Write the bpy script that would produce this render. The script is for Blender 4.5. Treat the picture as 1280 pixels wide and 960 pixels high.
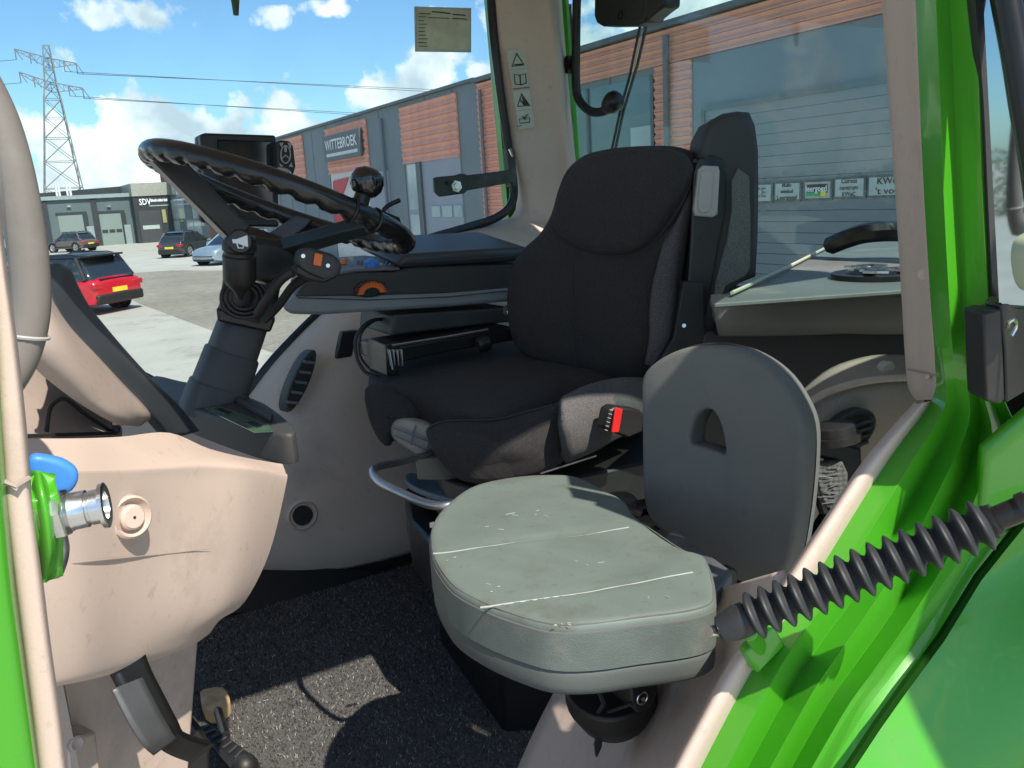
import bpy, bmesh, math, random
from mathutils import Vector, Matrix, Euler
random.seed(7)
V = Vector
sc = bpy.context.scene
for o in list(bpy.data.objects): bpy.data.objects.remove(o)
COL = sc.collection
# ------------------------------------------------------------------ camera
# world axes: X to the rear of the tractor, Y towards its right side, Z up; ground z = 0, cab floor z = 1.5
FPX = 1045.0
dn = V((895-640, 5030-480, FPX)).normalized()
yv = V((0-640, 278-480, FPX)); yv = (yv - dn*yv.dot(dn)).normalized()
zv = -dn
xv = yv.cross(zv)
if xv.x < 0: xv = -xv
C0 = V((0, 0, 2.55))
def ray(px, py):
    r = V(((px-640)/FPX, (py-480)/FPX, 1.0)); return V((r.dot(xv), r.dot(yv), r.dot(zv)))
def at(px, py, d): return C0 + ray(px, py)*d
def oX(px, py, v): r = ray(px, py); return C0 + r*((v-C0.x)/r.x)
def oY(px, py, v): r = ray(px, py); return C0 + r*((v-C0.y)/r.y)
def oZ(px, py, v): r = ray(px, py); return C0 + r*((v-C0.z)/r.z)
def oP(px, py, o, n): r = ray(px, py); return C0 + r*((V(o)-C0).dot(V(n))/r.dot(V(n)))
cam = bpy.data.cameras.new('camera'); camo = bpy.data.objects.new('camera', cam); COL.objects.link(camo)
right = V((xv.x, yv.x, zv.x)); up = -V((xv.y, yv.y, zv.y)); back = -V((xv.z, yv.z, zv.z))
m = Matrix((right, up, back)).transposed().to_4x4(); m.translation = C0
camo.matrix_world = m
cam.sensor_width = 36; cam.lens = FPX/1280*36; cam.clip_start = 0.05; cam.clip_end = 5000
sc.camera = camo
sc.render.resolution_x = 1024; sc.render.resolution_y = 768
# ------------------------------------------------------------------ light
SUN = V((0.09, -0.82, 1.06)).normalized()
el = math.asin(SUN.z); az = math.atan2(SUN.x, SUN.y)
sl = bpy.data.lights.new('sun', 'SUN'); sl.energy = 5.0; sl.angle = math.radians(0.53); sl.color = (1, .93, .83)
so = bpy.data.objects.new('sun', sl); COL.objects.link(so); so.rotation_euler = SUN.to_track_quat('Z', 'Y').to_euler()
sc.view_settings.view_transform = 'Standard'; sc.view_settings.look = 'None'
sc.view_settings.exposure = 0.38; sc.view_settings.gamma = 1
w = bpy.data.worlds.new('World'); sc.world = w; w.use_nodes = True
nt = w.node_tree; N = nt.nodes; L = nt.links
bg = N['Background']; bg.inputs['Strength'].default_value = 0.14
sky = N.new('ShaderNodeTexSky'); sky.sky_type = 'NISHITA'; sky.sun_disc = False
sky.sun_elevation = el; sky.sun_rotation = az; sky.air_density = 1.0; sky.dust_density = 0.6; sky.ozone_density = 2.0
tc = N.new('ShaderNodeTexCoord')
def nmath(op, a, b=None, c=None, clamp=False):
    n = N.new('ShaderNodeMath'); n.operation = op; n.use_clamp = clamp
    for i, q in enumerate((a, b, c)):
        if q is None: continue
        if isinstance(q, (int, float)): n.inputs[i].default_value = q
        else: L.new(q, n.inputs[i])
    return n.outputs[0]
noi = N.new('ShaderNodeTexNoise'); noi.inputs['Scale'].default_value = 19; noi.inputs['Detail'].default_value = 10; noi.inputs['Roughness'].default_value = .52
L.new(tc.outputs['Generated'], noi.inputs['Vector'])
noi2 = N.new('ShaderNodeTexNoise'); noi2.inputs['Scale'].default_value = 2.6; noi2.inputs['Detail'].default_value = 6
L.new(tc.outputs['Generated'], noi2.inputs['Vector'])
acc = None
# cloud banks: centre direction, angular radius across and up, softness weight
def cloud(px, py, rx, ry, k):
    global acc
    d = ray(px, py).normalized()
    side = V((0, 0, 1)).cross(d).normalized(); upd = d.cross(side)
    def dot(v):
        n = N.new('ShaderNodeVectorMath'); n.operation = 'DOT_PRODUCT'; L.new(tc.outputs['Generated'], n.inputs[0]); n.inputs[1].default_value = v; return n.outputs['Value']
    a = nmath('DIVIDE', dot(side), rx); b = nmath('DIVIDE', dot(upd), ry)
    r2 = nmath('ADD', nmath('MULTIPLY', a, a), nmath('MULTIPLY', b, b))
    front = nmath('GREATER_THAN', dot(d), 0.2)
    v = nmath('MULTIPLY', nmath('MULTIPLY', nmath('SUBTRACT', 1.0, r2, clamp=True), front), k)
    acc = v if acc is None else nmath('MAXIMUM', acc, v)
cloud(215, 215, .24, .105, 1.0); cloud(60, 250, .22, .06, 1.0); cloud(350, 190, .12, .06, .8)
cloud(515, 110, .105, .055, .95); cloud(560, 130, .09, .045, .75)
cloud(135, 18, .055, .024, .42); cloud(340, 22, .03, .018, .46); cloud(405, 12, .034, .018, .46)
cloud(900, 10, .22, .10, .8); cloud(745, 45, .08, .05, .6)
for q in ((1250, 130, .25, .06), (-300, 200, .4, .08), (-700, 250, .35, .12), (1900, 100, .5, .1)):
    cloud(*q, .8)
# general fair-weather cloud over the rest of the sky
gen = nmath('MULTIPLY', nmath('SUBTRACT', noi2.outputs[0], .44, clamp=True), 2.2)
nz = N.new('ShaderNodeVectorMath'); nz.operation = 'DOT_PRODUCT'; L.new(tc.outputs['Generated'], nz.inputs[0]); nz.inputs[1].default_value = (.5, .84, 0)
gen = nmath('MULTIPLY', gen, nmath('LESS_THAN', nz.outputs['Value'], .35))
dens = nmath('ADD', nmath('ADD', acc, gen), nmath('MULTIPLY', nmath('SUBTRACT', noi.outputs[0], .52), 2.6))
mask = nmath('SMOOTH_MIN', nmath('MULTIPLY', nmath('SUBTRACT', dens, .25, clamp=True), 4.5, clamp=True), 1.0, .1, clamp=True)
noi3 = N.new('ShaderNodeTexNoise'); noi3.inputs['Scale'].default_value = 15; noi3.inputs['Detail'].default_value = 8
L.new(tc.outputs['Generated'], noi3.inputs['Vector'])
cr = N.new('ShaderNodeValToRGB'); cr.color_ramp.elements[0].position = .36; cr.color_ramp.elements[0].color = (3.6, 4.4, 5.1, 1)
cr.color_ramp.elements[1].position = .60; cr.color_ramp.elements[1].color = (7.2, 7.4, 7.5, 1)
L.new(noi3.outputs[0], cr.inputs[0])
tint = N.new('ShaderNodeMix'); tint.data_type = 'RGBA'; tint.blend_type = 'MULTIPLY'; tint.inputs['Factor'].default_value = 1
L.new(sky.outputs[0], tint.inputs['A']); tint.inputs['B'].default_value = (.62, .83, .97, 1)
mx = N.new('ShaderNodeMix'); mx.data_type = 'RGBA'
L.new(mask, mx.inputs['Factor']); L.new(tint.outputs['Result'], mx.inputs['A']); L.new(cr.outputs[0], mx.inputs['B'])
L.new(mx.outputs['Result'], bg.inputs['Color'])
# ------------------------------------------------------------------ materials
MATS = {}
def mat(name, col, rough=.5, metal=0, var=.12, vs=6, bump=0, bs=200, coat=0, spec=.5, dirt=None, dsc=3.0, sheen=0, aniso=None):
    if name in MATS: return MATS[name]
    m = bpy.data.materials.new(name); m.use_nodes = True; nt = m.node_tree; n = nt.nodes; l = nt.links
    b = n['Principled BSDF']; b.inputs['Roughness'].default_value = rough; b.inputs['Metallic'].default_value = metal
    b.inputs['Coat Weight'].default_value = coat; b.inputs['Coat Roughness'].default_value = .06
    b.inputs['Specular IOR Level'].default_value = spec; b.inputs['Sheen Weight'].default_value = sheen
    t = n.new('ShaderNodeTexCoord'); no = n.new('ShaderNodeTexNoise'); no.inputs['Scale'].default_value = vs; no.inputs['Detail'].default_value = 7
    l.new(t.outputs['Object'], no.inputs['Vector'])
    r = n.new('ShaderNodeMapRange'); r.inputs['From Min'].default_value = .3; r.inputs['From Max'].default_value = .7
    r.inputs['To Min'].default_value = 1-var; r.inputs['To Max'].default_value = 1+var; l.new(no.outputs[0], r.inputs['Value'])
    mu = n.new('ShaderNodeMix'); mu.data_type = 'RGBA'; mu.blend_type = 'MULTIPLY'; mu.inputs['Factor'].default_value = 1
    mu.inputs['A'].default_value = (*col, 1); l.new(r.outputs[0], mu.inputs['B'])
    out = mu.outputs['Result']
    if dirt:
        n2 = n.new('ShaderNodeTexNoise'); n2.inputs['Scale'].default_value = dsc; n2.inputs['Detail'].default_value = 10; n2.inputs['Roughness'].default_value = .68
        l.new(t.outputs['Object'], n2.inputs['Vector'])
        r2 = n.new('ShaderNodeMapRange'); r2.inputs['From Min'].default_value = .55; r2.inputs['From Max'].default_value = .72; r2.inputs['To Max'].default_value = dirt[3]
        l.new(n2.outputs[0], r2.inputs['Value'])
        m2 = n.new('ShaderNodeMix'); m2.data_type = 'RGBA'; l.new(r2.outputs[0], m2.inputs['Factor']); l.new(out, m2.inputs['A']); m2.inputs['B'].default_value = (*dirt[:3], 1)
        out = m2.outputs['Result']
        n6 = n.new('ShaderNodeTexNoise'); n6.inputs['Scale'].default_value = dsc*11; n6.inputs['Detail'].default_value = 6; n6.inputs['Roughness'].default_value = .7
        l.new(t.outputs['Object'], n6.inputs['Vector'])
        r6 = n.new('ShaderNodeMapRange'); r6.inputs['From Min'].default_value = .58; r6.inputs['From Max'].default_value = .74; r6.inputs['To Max'].default_value = dirt[3]*.75
        l.new(n6.outputs[0], r6.inputs['Value'])
        m6 = n.new('ShaderNodeMix'); m6.data_type = 'RGBA'; l.new(r6.outputs[0], m6.inputs['Factor']); l.new(out, m6.inputs['A']); m6.inputs['B'].default_value = (dirt[0]*.8, dirt[1]*.8, dirt[2]*.8, 1)
        out = m6.outputs['Result']
        r3 = n.new('ShaderNodeMapRange'); r3.inputs['To Min'].default_value = max(0, rough-.05); r3.inputs['To Max'].default_value = min(1, rough+.25)
        l.new(n2.outputs[0], r3.inputs['Value']); l.new(r3.outputs[0], b.inputs['Roughness'])
    l.new(out, b.inputs['Base Color'])
    if bump:
        n3 = n.new('ShaderNodeTexNoise'); n3.inputs['Scale'].default_value = bs; n3.inputs['Detail'].default_value = 3
        l.new(t.outputs['Object'], n3.inputs['Vector'])
        bp = n.new('ShaderNodeBump'); bp.inputs['Strength'].default_value = bump; bp.inputs['Distance'].default_value = .0006
        l.new(n3.outputs[0], bp.inputs['Height']); l.new(bp.outputs[0], b.inputs['Normal'])
    MATS[name] = m; return m
beige = mat('beige_plastic', (.56, .44, .365), .5, bump=.25, bs=500, var=.05, dirt=(.26, .20, .155, .5), dsc=6)
beigeD = mat('taupe_or_shaded_beige', (.36, .29, .245), .5, bump=.25, bs=500, var=.05, dirt=(.14, .12, .10, .4), dsc=5)  # also the shaded copy of beige on hood flank and wheel arch
beigeG = mat('greige_plastic', (.62, .50, .42), .5, bump=.25, bs=500, var=.05, dirt=(.20, .18, .15, .35), dsc=4)
tubeM = mat('worn_handle', (.19, .17, .15), .38, bump=.15, bs=300, var=.10, vs=12, dirt=(.30, .28, .25, .4), dsc=8)
green = mat('green_paint', (.058, .33, .012), .27, coat=.55, var=.06, vs=3, dirt=(.10, .27, .05, .45), dsc=13)
black = mat('black_plastic', (.016, .0155, .015), .38, bump=.3, bs=600, var=.15, dirt=(.05, .05, .05, .4), dsc=9)
blackS = mat('satin_black', (.011, .0105, .010), .24, bump=.05, bs=300, dirt=(.05, .05, .05, .3), dsc=10)
rubber = mat('rubber', (.022, .024, .026), .42, bump=.2, bs=300, dirt=(.07, .07, .065, .5), dsc=12)
charcoal = mat('charcoal_plastic', (.042, .042, .042), .48, bump=.3, bs=500, var=.08, dirt=(.10, .10, .09, .4), dsc=6)
greyP = mat('grey_plastic', (.15, .155, .16), .42, bump=.15, bs=500, var=.06, dirt=(.22, .22, .21, .4), dsc=6)
lightG = mat('light_grey_plastic', (.40, .385, .36), .4, bump=.15, bs=400, var=.08, dirt=(.25, .24, .22, .5), dsc=10)
steel = mat('steel', (.42, .43, .45), .3, metal=1, var=.12, vs=20, dirt=(.2, .19, .18, .4), dsc=15)
chrome = mat('chrome', (.72, .72, .72), .13, metal=1, var=.1, vs=40, dirt=(.3, .28, .25, .35), dsc=20)
orange = mat('orange_plastic', (.75, .16, .03), .4)
bluep = mat('blue_plastic', (.05, .22, .62), .45, var=.15)
redp = mat('red_plastic', (.65, .02, .02), .4)
white = mat('white_paint', (.75, .75, .73), .5)
whiteP = mat('white_print', (.8, .8, .8), .6, var=.02)
blackP = mat('black_print', (.02, .02, .02), .6, var=.02)
wood = mat('pale_wood', (.55, .38, .20), .6, var=.3, vs=30)
navy = mat('teal_black', (.018, .03, .036), .28)
screen = mat('screen_glass', (.012, .016, .014), .08, coat=.5)
def cloth(name, col, scale, rough=.9, dist=.0012, dirt=None, streak=False):
    m = mat(name, col, rough, var=.38, vs=420, dirt=dirt, dsc=6, sheen=.02)
    n = m.node_tree.nodes; l = m.node_tree.links; b = n['Principled BSDF']
    t = n.new('ShaderNodeTexCoord'); outs = []
    for ax in (0, 1, 2):
        s = n.new('ShaderNodeSeparateXYZ'); l.new(t.outputs['Object'], s.inputs[0])
        a = n.new('ShaderNodeMath'); a.operation = 'MULTIPLY'; l.new(s.outputs[ax], a.inputs[0]); a.inputs[1].default_value = scale
        c = n.new('ShaderNodeMath'); c.operation = 'SINE'; l.new(a.outputs[0], c.inputs[0]); outs.append(c.outputs[0])
    p = n.new('ShaderNodeMath'); p.operation = 'ADD'; l.new(outs[0], p.inputs[0]); l.new(outs[1], p.inputs[1])
    q = n.new('ShaderNodeMath'); q.operation = 'ADD'; l.new(p.outputs[0], q.inputs[0]); l.new(outs[2], q.inputs[1])
    bp = n.new('ShaderNodeBump'); bp.inputs['Strength'].default_value = .35; bp.inputs['Distance'].default_value = dist
    n4 = n.new('ShaderNodeTexNoise'); n4.inputs['Scale'].default_value = 18; n4.inputs['Detail'].default_value = 4; l.new(t.outputs['Object'], n4.inputs['Vector'])
    r = n.new('ShaderNodeMath'); r.operation = 'MULTIPLY_ADD'; l.new(n4.outputs[0], r.inputs[0]); r.inputs[1].default_value = 6; l.new(q.outputs[0], r.inputs[2])
    l.new(r.outputs[0], bp.inputs['Height'])
    n5 = n.new('ShaderNodeTexNoise'); n5.inputs['Scale'].default_value = 11; n5.inputs['Detail'].default_value = 3; n5.inputs['Distortion'].default_value = 1.2; l.new(t.outputs['Object'], n5.inputs['Vector'])
    b5 = n.new('ShaderNodeBump'); b5.inputs['Strength'].default_value = .55; b5.inputs['Distance'].default_value = .012; l.new(n5.outputs[0], b5.inputs['Height']); l.new(bp.outputs[0], b5.inputs['Normal']); l.new(b5.outputs[0], b.inputs['Normal'])
    return m
fabric = cloth('dark_seat_fabric', (.034, .031, .031), 3600, dist=.0005, dirt=(.045, .040, .038, .5))
fabricL = cloth('grey_seat_fabric', (.10, .095, .095), 3600, dist=.0005, dirt=(.2, .18, .16, .4))
vinyl = mat('grey_green_vinyl', (.135, .168, .150), .52, bump=.5, bs=90, var=.10, vs=9, dirt=(.10, .105, .08, .9), dsc=7)
vinylD = mat('grey_vinyl_shell', (.165, .165, .152), .5, bump=.35, bs=700, var=.07, vs=8, dirt=(.12, .12, .11, .5))
vinylS = mat('grey_vinyl_side', (.115, .140, .126), .6, bump=1.0, bs=650, var=.15, vs=20, dirt=(.26, .23, .18, .5), dsc=14)
def glass(name, tint=(.93, .975, .965), k=.55, blend=.07, add=0):
    m = bpy.data.materials.new(name); m.use_nodes = True; n = m.node_tree.nodes; l = m.node_tree.links
    n.remove(n['Principled BSDF']); t = n.new('ShaderNodeBsdfTransparent'); t.inputs[0].default_value = (*tint, 1)
    g = n.new('ShaderNodeBsdfGlossy'); g.inputs['Roughness'].default_value = .02
    lw = n.new('ShaderNodeLayerWeight'); lw.inputs['Blend'].default_value = blend
    mm = n.new('ShaderNodeMath'); mm.operation = 'MULTIPLY'; l.new(lw.outputs['Fresnel'], mm.inputs[0]); mm.inputs[1].default_value = k; mm.use_clamp = True; ma_ = mm; mm = n.new('ShaderNodeMath'); mm.operation = 'ADD'; l.new(ma_.outputs[0], mm.inputs[0]); mm.inputs[1].default_value = add
    tc = n.new('ShaderNodeTexCoord'); no = n.new('ShaderNodeTexNoise'); no.inputs['Scale'].default_value = 5; no.inputs['Detail'].default_value = 9
    l.new(tc.outputs['Object'], no.inputs['Vector'])
    d = n.new('ShaderNodeBsdfDiffuse'); d.inputs[0].default_value = (.6, .62, .6, 1)
    mr = n.new('ShaderNodeMapRange'); mr.inputs['From Min'].default_value = .45; mr.inputs['From Max'].default_value = .8; mr.inputs['To Min'].default_value = .006; mr.inputs['To Max'].default_value = .05
    l.new(no.outputs[0], mr.inputs['Value'])
    s1 = n.new('ShaderNodeMixShader'); l.new(mr.outputs[0], s1.inputs[0]); l.new(t.outputs[0], s1.inputs[1]); l.new(d.outputs[0], s1.inputs[2])
    s = n.new('ShaderNodeMixShader'); l.new(mm.outputs[0], s.inputs[0]); l.new(s1.outputs[0], s.inputs[1]); l.new(g.outputs[0], s.inputs[2])
    l.new(s.outputs[0], n['Material Output'].inputs['Surface']); return m
cabglass = glass('cab_glass'); rearglass = glass('tinted_rear_glass', (.82, .93, .91), .8, .12, .04)
# ------------------------------------------------------------------ mesh helpers (geometry = list of (verts, faces))
def spl(pts, k=4, closed=True):
    pts = [V(p) for p in pts]; n = len(pts); out = []
    for i in range(n if closed else n-1):
        if closed: a, b, c, d = pts[i-1], pts[i], pts[(i+1) % n], pts[(i+2) % n]
        else: a, b, c, d = pts[max(i-1, 0)], pts[i], pts[i+1], pts[min(i+2, n-1)]
        for j in range(k):
            t = j/k
            out.append(.5*((2*b)+(c-a)*t+(2*a-5*b+4*c-d)*t*t+(3*b-a-3*c+d)*t**3))
    if not closed: out.append(pts[-1])
    return out
def nrm(pts):
    n = V((0, 0, 0))
    for i in range(len(pts)):
        a, b = pts[i-1], pts[i]; n += a.cross(b)
    return n.normalized()
def prism(pts, vec):
    pts = [V(p) for p in pts]; n = len(pts); vec = V(vec)
    vs = pts+[p+vec for p in pts]
    return vs, [list(range(n))[::-1], list(range(n, 2*n))]+[[i, (i+1) % n, n+(i+1) % n, n+i] for i in range(n)]
def box(a, b):
    a, b = V(a), V(b)
    return prism([(a.x, a.y, a.z), (b.x, a.y, a.z), (b.x, b.y, a.z), (a.x, b.y, a.z)], (0, 0, b.z-a.z))
def obox(c, ux, uy, uz):
    c, ux, uy, uz = V(c), V(ux), V(uy), V(uz)
    return prism([c-ux-uy-uz, c+ux-uy-uz, c+ux+uy-uz, c-ux+uy-uz], uz*2)
def tube(pts, r, n=10, closed=False, caps=True):
    pts = [V(p) for p in pts]; m_ = len(pts); R = r if isinstance(r, (list, tuple)) else [r]*m_
    vs = []; fs = []; prev = None
    for i, p in enumerate(pts):
        t = (pts[(i+1) % m_]-pts[i-1]) if closed else (pts[min(i+1, m_-1)]-pts[max(i-1, 0)])
        t.normalize()
        if prev is None: u = t.orthogonal().normalized()
        else: u = (prev-t*prev.dot(t)).normalized()
        prev = u; v = t.cross(u)
        for j in range(n):
            a = 2*math.pi*j/n; vs.append(p+(u*math.cos(a)+v*math.sin(a))*R[i])
    for i in range(m_ if closed else m_-1):
        for j in range(n):
            a, b = i*n+j, i*n+(j+1) % n; c, d = ((i+1) % m_)*n+(j+1) % n, ((i+1) % m_)*n+j
            fs.append([a, b, c, d])
    if caps and not closed: fs += [list(range(n))[::-1], list(range((m_-1)*n, m_*n))]
    return vs, fs
def lathe(a, b, prof, n=24):
    a, b = V(a), V(b); ax = b-a
    d = ax.normalized(); u = d.orthogonal().normalized(); v = d.cross(u); vs = []; fs = []
    for t, r in prof:
        for j in range(n):
            g = 2*math.pi*j/n; vs.append(a+ax*t+(u*math.cos(g)+v*math.sin(g))*r)
    for i in range(len(prof)-1):
        for j in range(n): fs.append([i*n+j, i*n+(j+1) % n, (i+1)*n+(j+1) % n, (i+1)*n+j])
    fs += [list(range(n))[::-1], list(range((len(prof)-1)*n, len(prof)*n))]
    return vs, fs
def cyl(a, b, r, n=20): return lathe(a, b, [(0, r), (1, r)], n)
def grid(rows, k=4, smooth=True, across=True):
    if smooth:
        if across: rows = [spl(r, k, False) for r in rows]
        cols = [spl([r[i] for r in rows], k, False) for i in range(len(rows[0]))]
        rows = [[c[j] for c in cols] for j in range(len(cols[0]))]
    m_ = len(rows[0]); vs = [V(p) for r in rows for p in r]
    return vs, [[i*m_+j, i*m_+j+1, (i+1)*m_+j+1, (i+1)*m_+j] for i in range(len(rows)-1) for j in range(m_-1)]
def pad(pts, Nn, T, r, puff=0, base=.5, disp=None):
    """cushion: outline pts (mid rim), front direction Nn, thickness T, edge radius r"""
    pts = [V(p) for p in pts]; Nn = V(Nn).normalized(); n = len(pts); c = sum(pts, V())/n
    R = sum((p-c).length for p in pts)/n
    rings = [(.6*r, 0), (.15*r, .15*r), (0, base*r+.2*r), (0, T-r), (.12*r, T-.5*r), (.42*r, T-.16*r), (r, T)]
    vs = []; fs = []
    def ring(ins, h, f=None):
        for p in pts:
            d = p-c; l = d.length
            q = c+d*((l-ins)/l) if f is None else c+d*((l-r)/l)*f
            vs.append(q+Nn*(h-T/2))
    for ins, h in rings: ring(ins, h)
    fr_ = (.88, .7, .5, .3, .12) if disp is None else [1-i/34 for i in range(1, 34)]
    for f in fr_: ring(0, T+puff*(1-f*f), f)
    k = len(rings)+len(fr_)
    if disp: vs = [v+Nn*disp(v) if (v-c).dot(Nn) > T/2-r*.6 else v for v in vs]
    for i in range(k-1):
        for j in range(n): fs.append([i*n+j, i*n+(j+1) % n, (i+1)*n+(j+1) % n, (i+1)*n+j])
    fs += [list(range(n))[::-1], list(range((k-1)*n, k*n))]
    return vs, fs
def padhole(pts, hole, Nn, T, r):
    pts = [V(p) for p in pts]; hole = [V(p) for p in hole]; Nn = V(Nn).normalized()
    c = sum(pts, V())/len(pts); h = sum(hole, V())/len(hole)
    def R(P, cc, ins, z): return [cc+(p-cc)*(((p-cc).length-ins)/(p-cc).length)+Nn*z for p in P]
    pr = [(r, -T/2), (.4*r, -T/2+.15*r), (0, -T/2+r), (0, T/2-r), (.12*r, T/2-.5*r), (.42*r, T/2-.16*r), (r, T/2)]
    vs = []; fs = []
    def loops(P, cc, sgn):
        n = len(P); o = len(vs)
        for ins, z in pr: vs.extend(R(P, cc, ins*sgn, z))
        for i in range(len(pr)-1):
            for j in range(n): fs.append([o+i*n+j, o+i*n+(j+1) % n, o+(i+1)*n+(j+1) % n, o+(i+1)*n+j])
        return o, n
    o1, n1 = loops(pts, c, 1); o2, n2 = loops(hole, h, -.5)
    for lvl in (0, len(pr)-1):
        bm = bmesh.new(); idx = []
        for o_, n_ in ((o1, n1), (o2, n2)):
            bv = [bm.verts.new(vs[o_+lvl*n_+j]) for j in range(n_)]
            for j, v_ in enumerate(bv): idx.append(o_+lvl*n_+j)
            for j in range(n_): bm.edges.new((bv[j], bv[(j+1) % n_]))
        bm.verts.index_update(); bmesh.ops.triangle_fill(bm, use_beauty=True, use_dissolve=False, edges=bm.edges[:], normal=Nn)
        bm.verts.index_update()
        for f in bm.faces: fs.append([idx[v_.index] for v_ in f.verts])
        bm.free()
    return vs, fs
def dome(c, Nn, r, h, n=14):
    c = V(c); Nn = V(Nn).normalized(); return lathe(c, c+Nn*h, [(0, r), (.3, r*.97), (.7, r*.75), (.93, r*.4), (1, r*.05)], n)
def sphere(c, r, sx=V((1, 0, 0)), n=16, squash=1, axis=V((0, 0, 1))):
    axis = V(axis).normalized(); c = V(c)
    pr = [((math.sin(-math.pi/2+math.pi*i/12)+1)/2, max(.001, r*math.cos(-math.pi/2+math.pi*i/12))) for i in range(13)]
    return lathe(c-axis*r*squash, c+axis*r*squash, pr, n)
# ------------------------------------------------------------------ objects
WL = {}
def thing(name, label, cat, loc=(0, 0, 0), group=None):
    o = bpy.data.objects.new(name, None); o.empty_display_size = .1; COL.objects.link(o); o.location = loc; WL[o] = V(loc)
    o['label'] = label; o['category'] = cat
    if group: o['group'] = group
    return o
def part(name, parent, material, *geo, bevel=0, smooth=True, sub=0, solid=0, label=None, seg=2, kind=None, angle=38, soff=-1):
    me = bpy.data.meshes.new(name); vs = []; fs = []
    loc = WL.get(parent, V((0, 0, 0)))
    for gv, gf in geo:
        o_ = len(vs); vs += [tuple(V(v)-loc) for v in gv]; fs += [[i+o_ for i in f] for f in gf]
    me.from_pydata(vs, [], fs); me.validate()
    bm = bmesh.new(); bm.from_mesh(me); bmesh.ops.recalc_face_normals(bm, faces=bm.faces); bm.to_mesh(me); bm.free()
    if smooth:
        me.shade_smooth(); me.set_sharp_from_angle(angle=math.radians(angle))
    o = bpy.data.objects.new(name, me); COL.objects.link(o)
    if parent: o.parent = parent; WL[o] = loc
    else: WL[o] = V((0, 0, 0))
    me.materials.append(material)
    if solid: md = o.modifiers.new('solid', 'SOLIDIFY'); md.thickness = solid; md.offset = soff
    if bevel: md = o.modifiers.new('bevel', 'BEVEL'); md.width = bevel; md.segments = seg; md.limit_method = 'ANGLE'; md.angle_limit = math.radians(32)
    if sub: md = o.modifiers.new('sub', 'SUBSURF'); md.levels = sub; md.render_levels = sub
    if label: o['label'] = label
    if kind: o['kind'] = kind
    return o
def solo(name, label, cat, material, *geo, group=None, **k):
    o = part(name, None, material, *geo, **k); o['label'] = label; o['category'] = cat
    if group: o['group'] = group
    return o
def struct(name, material, *geo, **k): return part(name, None, material, *geo, kind='structure', **k)
def text(name, parent, s, size, o, ux, uy, material, depth=.001, align='CENTER', fit=None, bold=.018):
    cu = bpy.data.curves.new('t', 'FONT'); cu.body = s; cu.size = size; cu.extrude = 0; cu.align_x = align; cu.align_y = 'CENTER'
    cu.resolution_u = 2; cu.offset = bold*size
    to = bpy.data.objects.new('t', cu); COL.objects.link(to); bpy.context.view_layer.update()
    me = to.to_mesh(); ux = V(ux).normalized(); uy = V(uy).normalized(); o = V(o); nn = ux.cross(uy)
    xs = [v.co.x for v in me.vertices]; wd = max(xs)-min(xs) if xs else 1
    sx = fit/wd if fit else 1
    g = ([o+ux*v.co.x*sx+uy*v.co.y+nn*depth for v in me.vertices], [list(p.vertices) for p in me.polygons])
    to.to_mesh_clear(); bpy.data.objects.remove(to)
    return part(name, parent, material, g, smooth=False)
def copy_tree(o, loc=None, label=None):
    c = o.copy(); COL.objects.link(c); WL[c] = WL.get(o)
    if loc is not None: c.location = loc
    if label: c['label'] = label
    for ch in o.children:
        d = ch.copy(); COL.objects.link(d); d.parent = c
        for g in ch.children: e = g.copy(); COL.objects.link(e); e.parent = d
    return c
def PL(lst, f, v): return [f(x, y, v) for x, y in lst]
# ================================================================== surroundings
def gmat(name, c1, c2, brick=False):
    m = mat(name, c1, .85, var=.10, vs=.6, bump=.3, bs=40, dirt=(*c2, .8), dsc=.9)
    if brick:
        n = m.node_tree.nodes; l = m.node_tree.links; b = n['Principled BSDF']
        t = n.new('ShaderNodeTexCoord'); br = n.new('ShaderNodeTexBrick'); br.inputs['Scale'].default_value = 3.2
        br.inputs['Color1'].default_value = (.235, .215, .175, 1); br.inputs['Color2'].default_value = (.35, .32, .27, 1); br.inputs['Mortar'].default_value = (.15, .14, .11, 1)
        br.inputs['Mortar Size'].default_value = .03; l.new(t.outputs['Object'], br.inputs['Vector'])
        no = n.new('ShaderNodeTexNoise'); no.inputs['Scale'].default_value = .3; no.inputs['Detail'].default_value = 8; l.new(t.outputs['Object'], no.inputs['Vector'])
        mr = n.new('ShaderNodeMapRange'); mr.inputs['To Min'].default_value = .55; mr.inputs['To Max'].default_value = 1.4; l.new(no.outputs[0], mr.inputs['Value'])
        mu = n.new('ShaderNodeMix'); mu.data_type = 'RGBA'; mu.blend_type = 'MULTIPLY'; mu.inputs['Factor'].default_value = 1
        l.new(br.outputs[0], mu.inputs['A']); l.new(mr.outputs[0], mu.inputs['B']); l.new(mu.outputs['Result'], b.inputs['Base Color'])
    return m
concrete = gmat('concrete_ground', (.40, .385, .34), (.20, .185, .15))
brickpave = gmat('clinker_paving', (.27, .24, .19), (.2, .18, .15), True)
slabp = gmat('pale_slab_paving', (.42, .41, .37), (.33, .32, .29))
def sheet(z, pts): return ([V((x, y, z)) for x, y in pts], [list(range(len(pts)))])
struct('ground', concrete, sheet(0, [(-900, -900), (900, -900), (900, 1500), (-900, 1500)]), smooth=False)
a1 = [oZ(x, y, 0) for x, y in ((640, 560), (330, 437), (175, 380), (110, 345), (215, 338), (300, 338), (420, 345), (560, 400), (760, 470))]
struct('paved_road', brickpave, sheet(.004, [(p.x, p.y) for p in a1]), smooth=False)
a1 = [oZ(x, y, 0) for x, y in ((100, 330), (160, 321), (250, 318), (330, 322), (330, 336), (215, 335), (110, 341))]
struct('parking_pavement', slabp, sheet(.004, [(p.x, p.y) for p in a1]), smooth=False)
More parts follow.
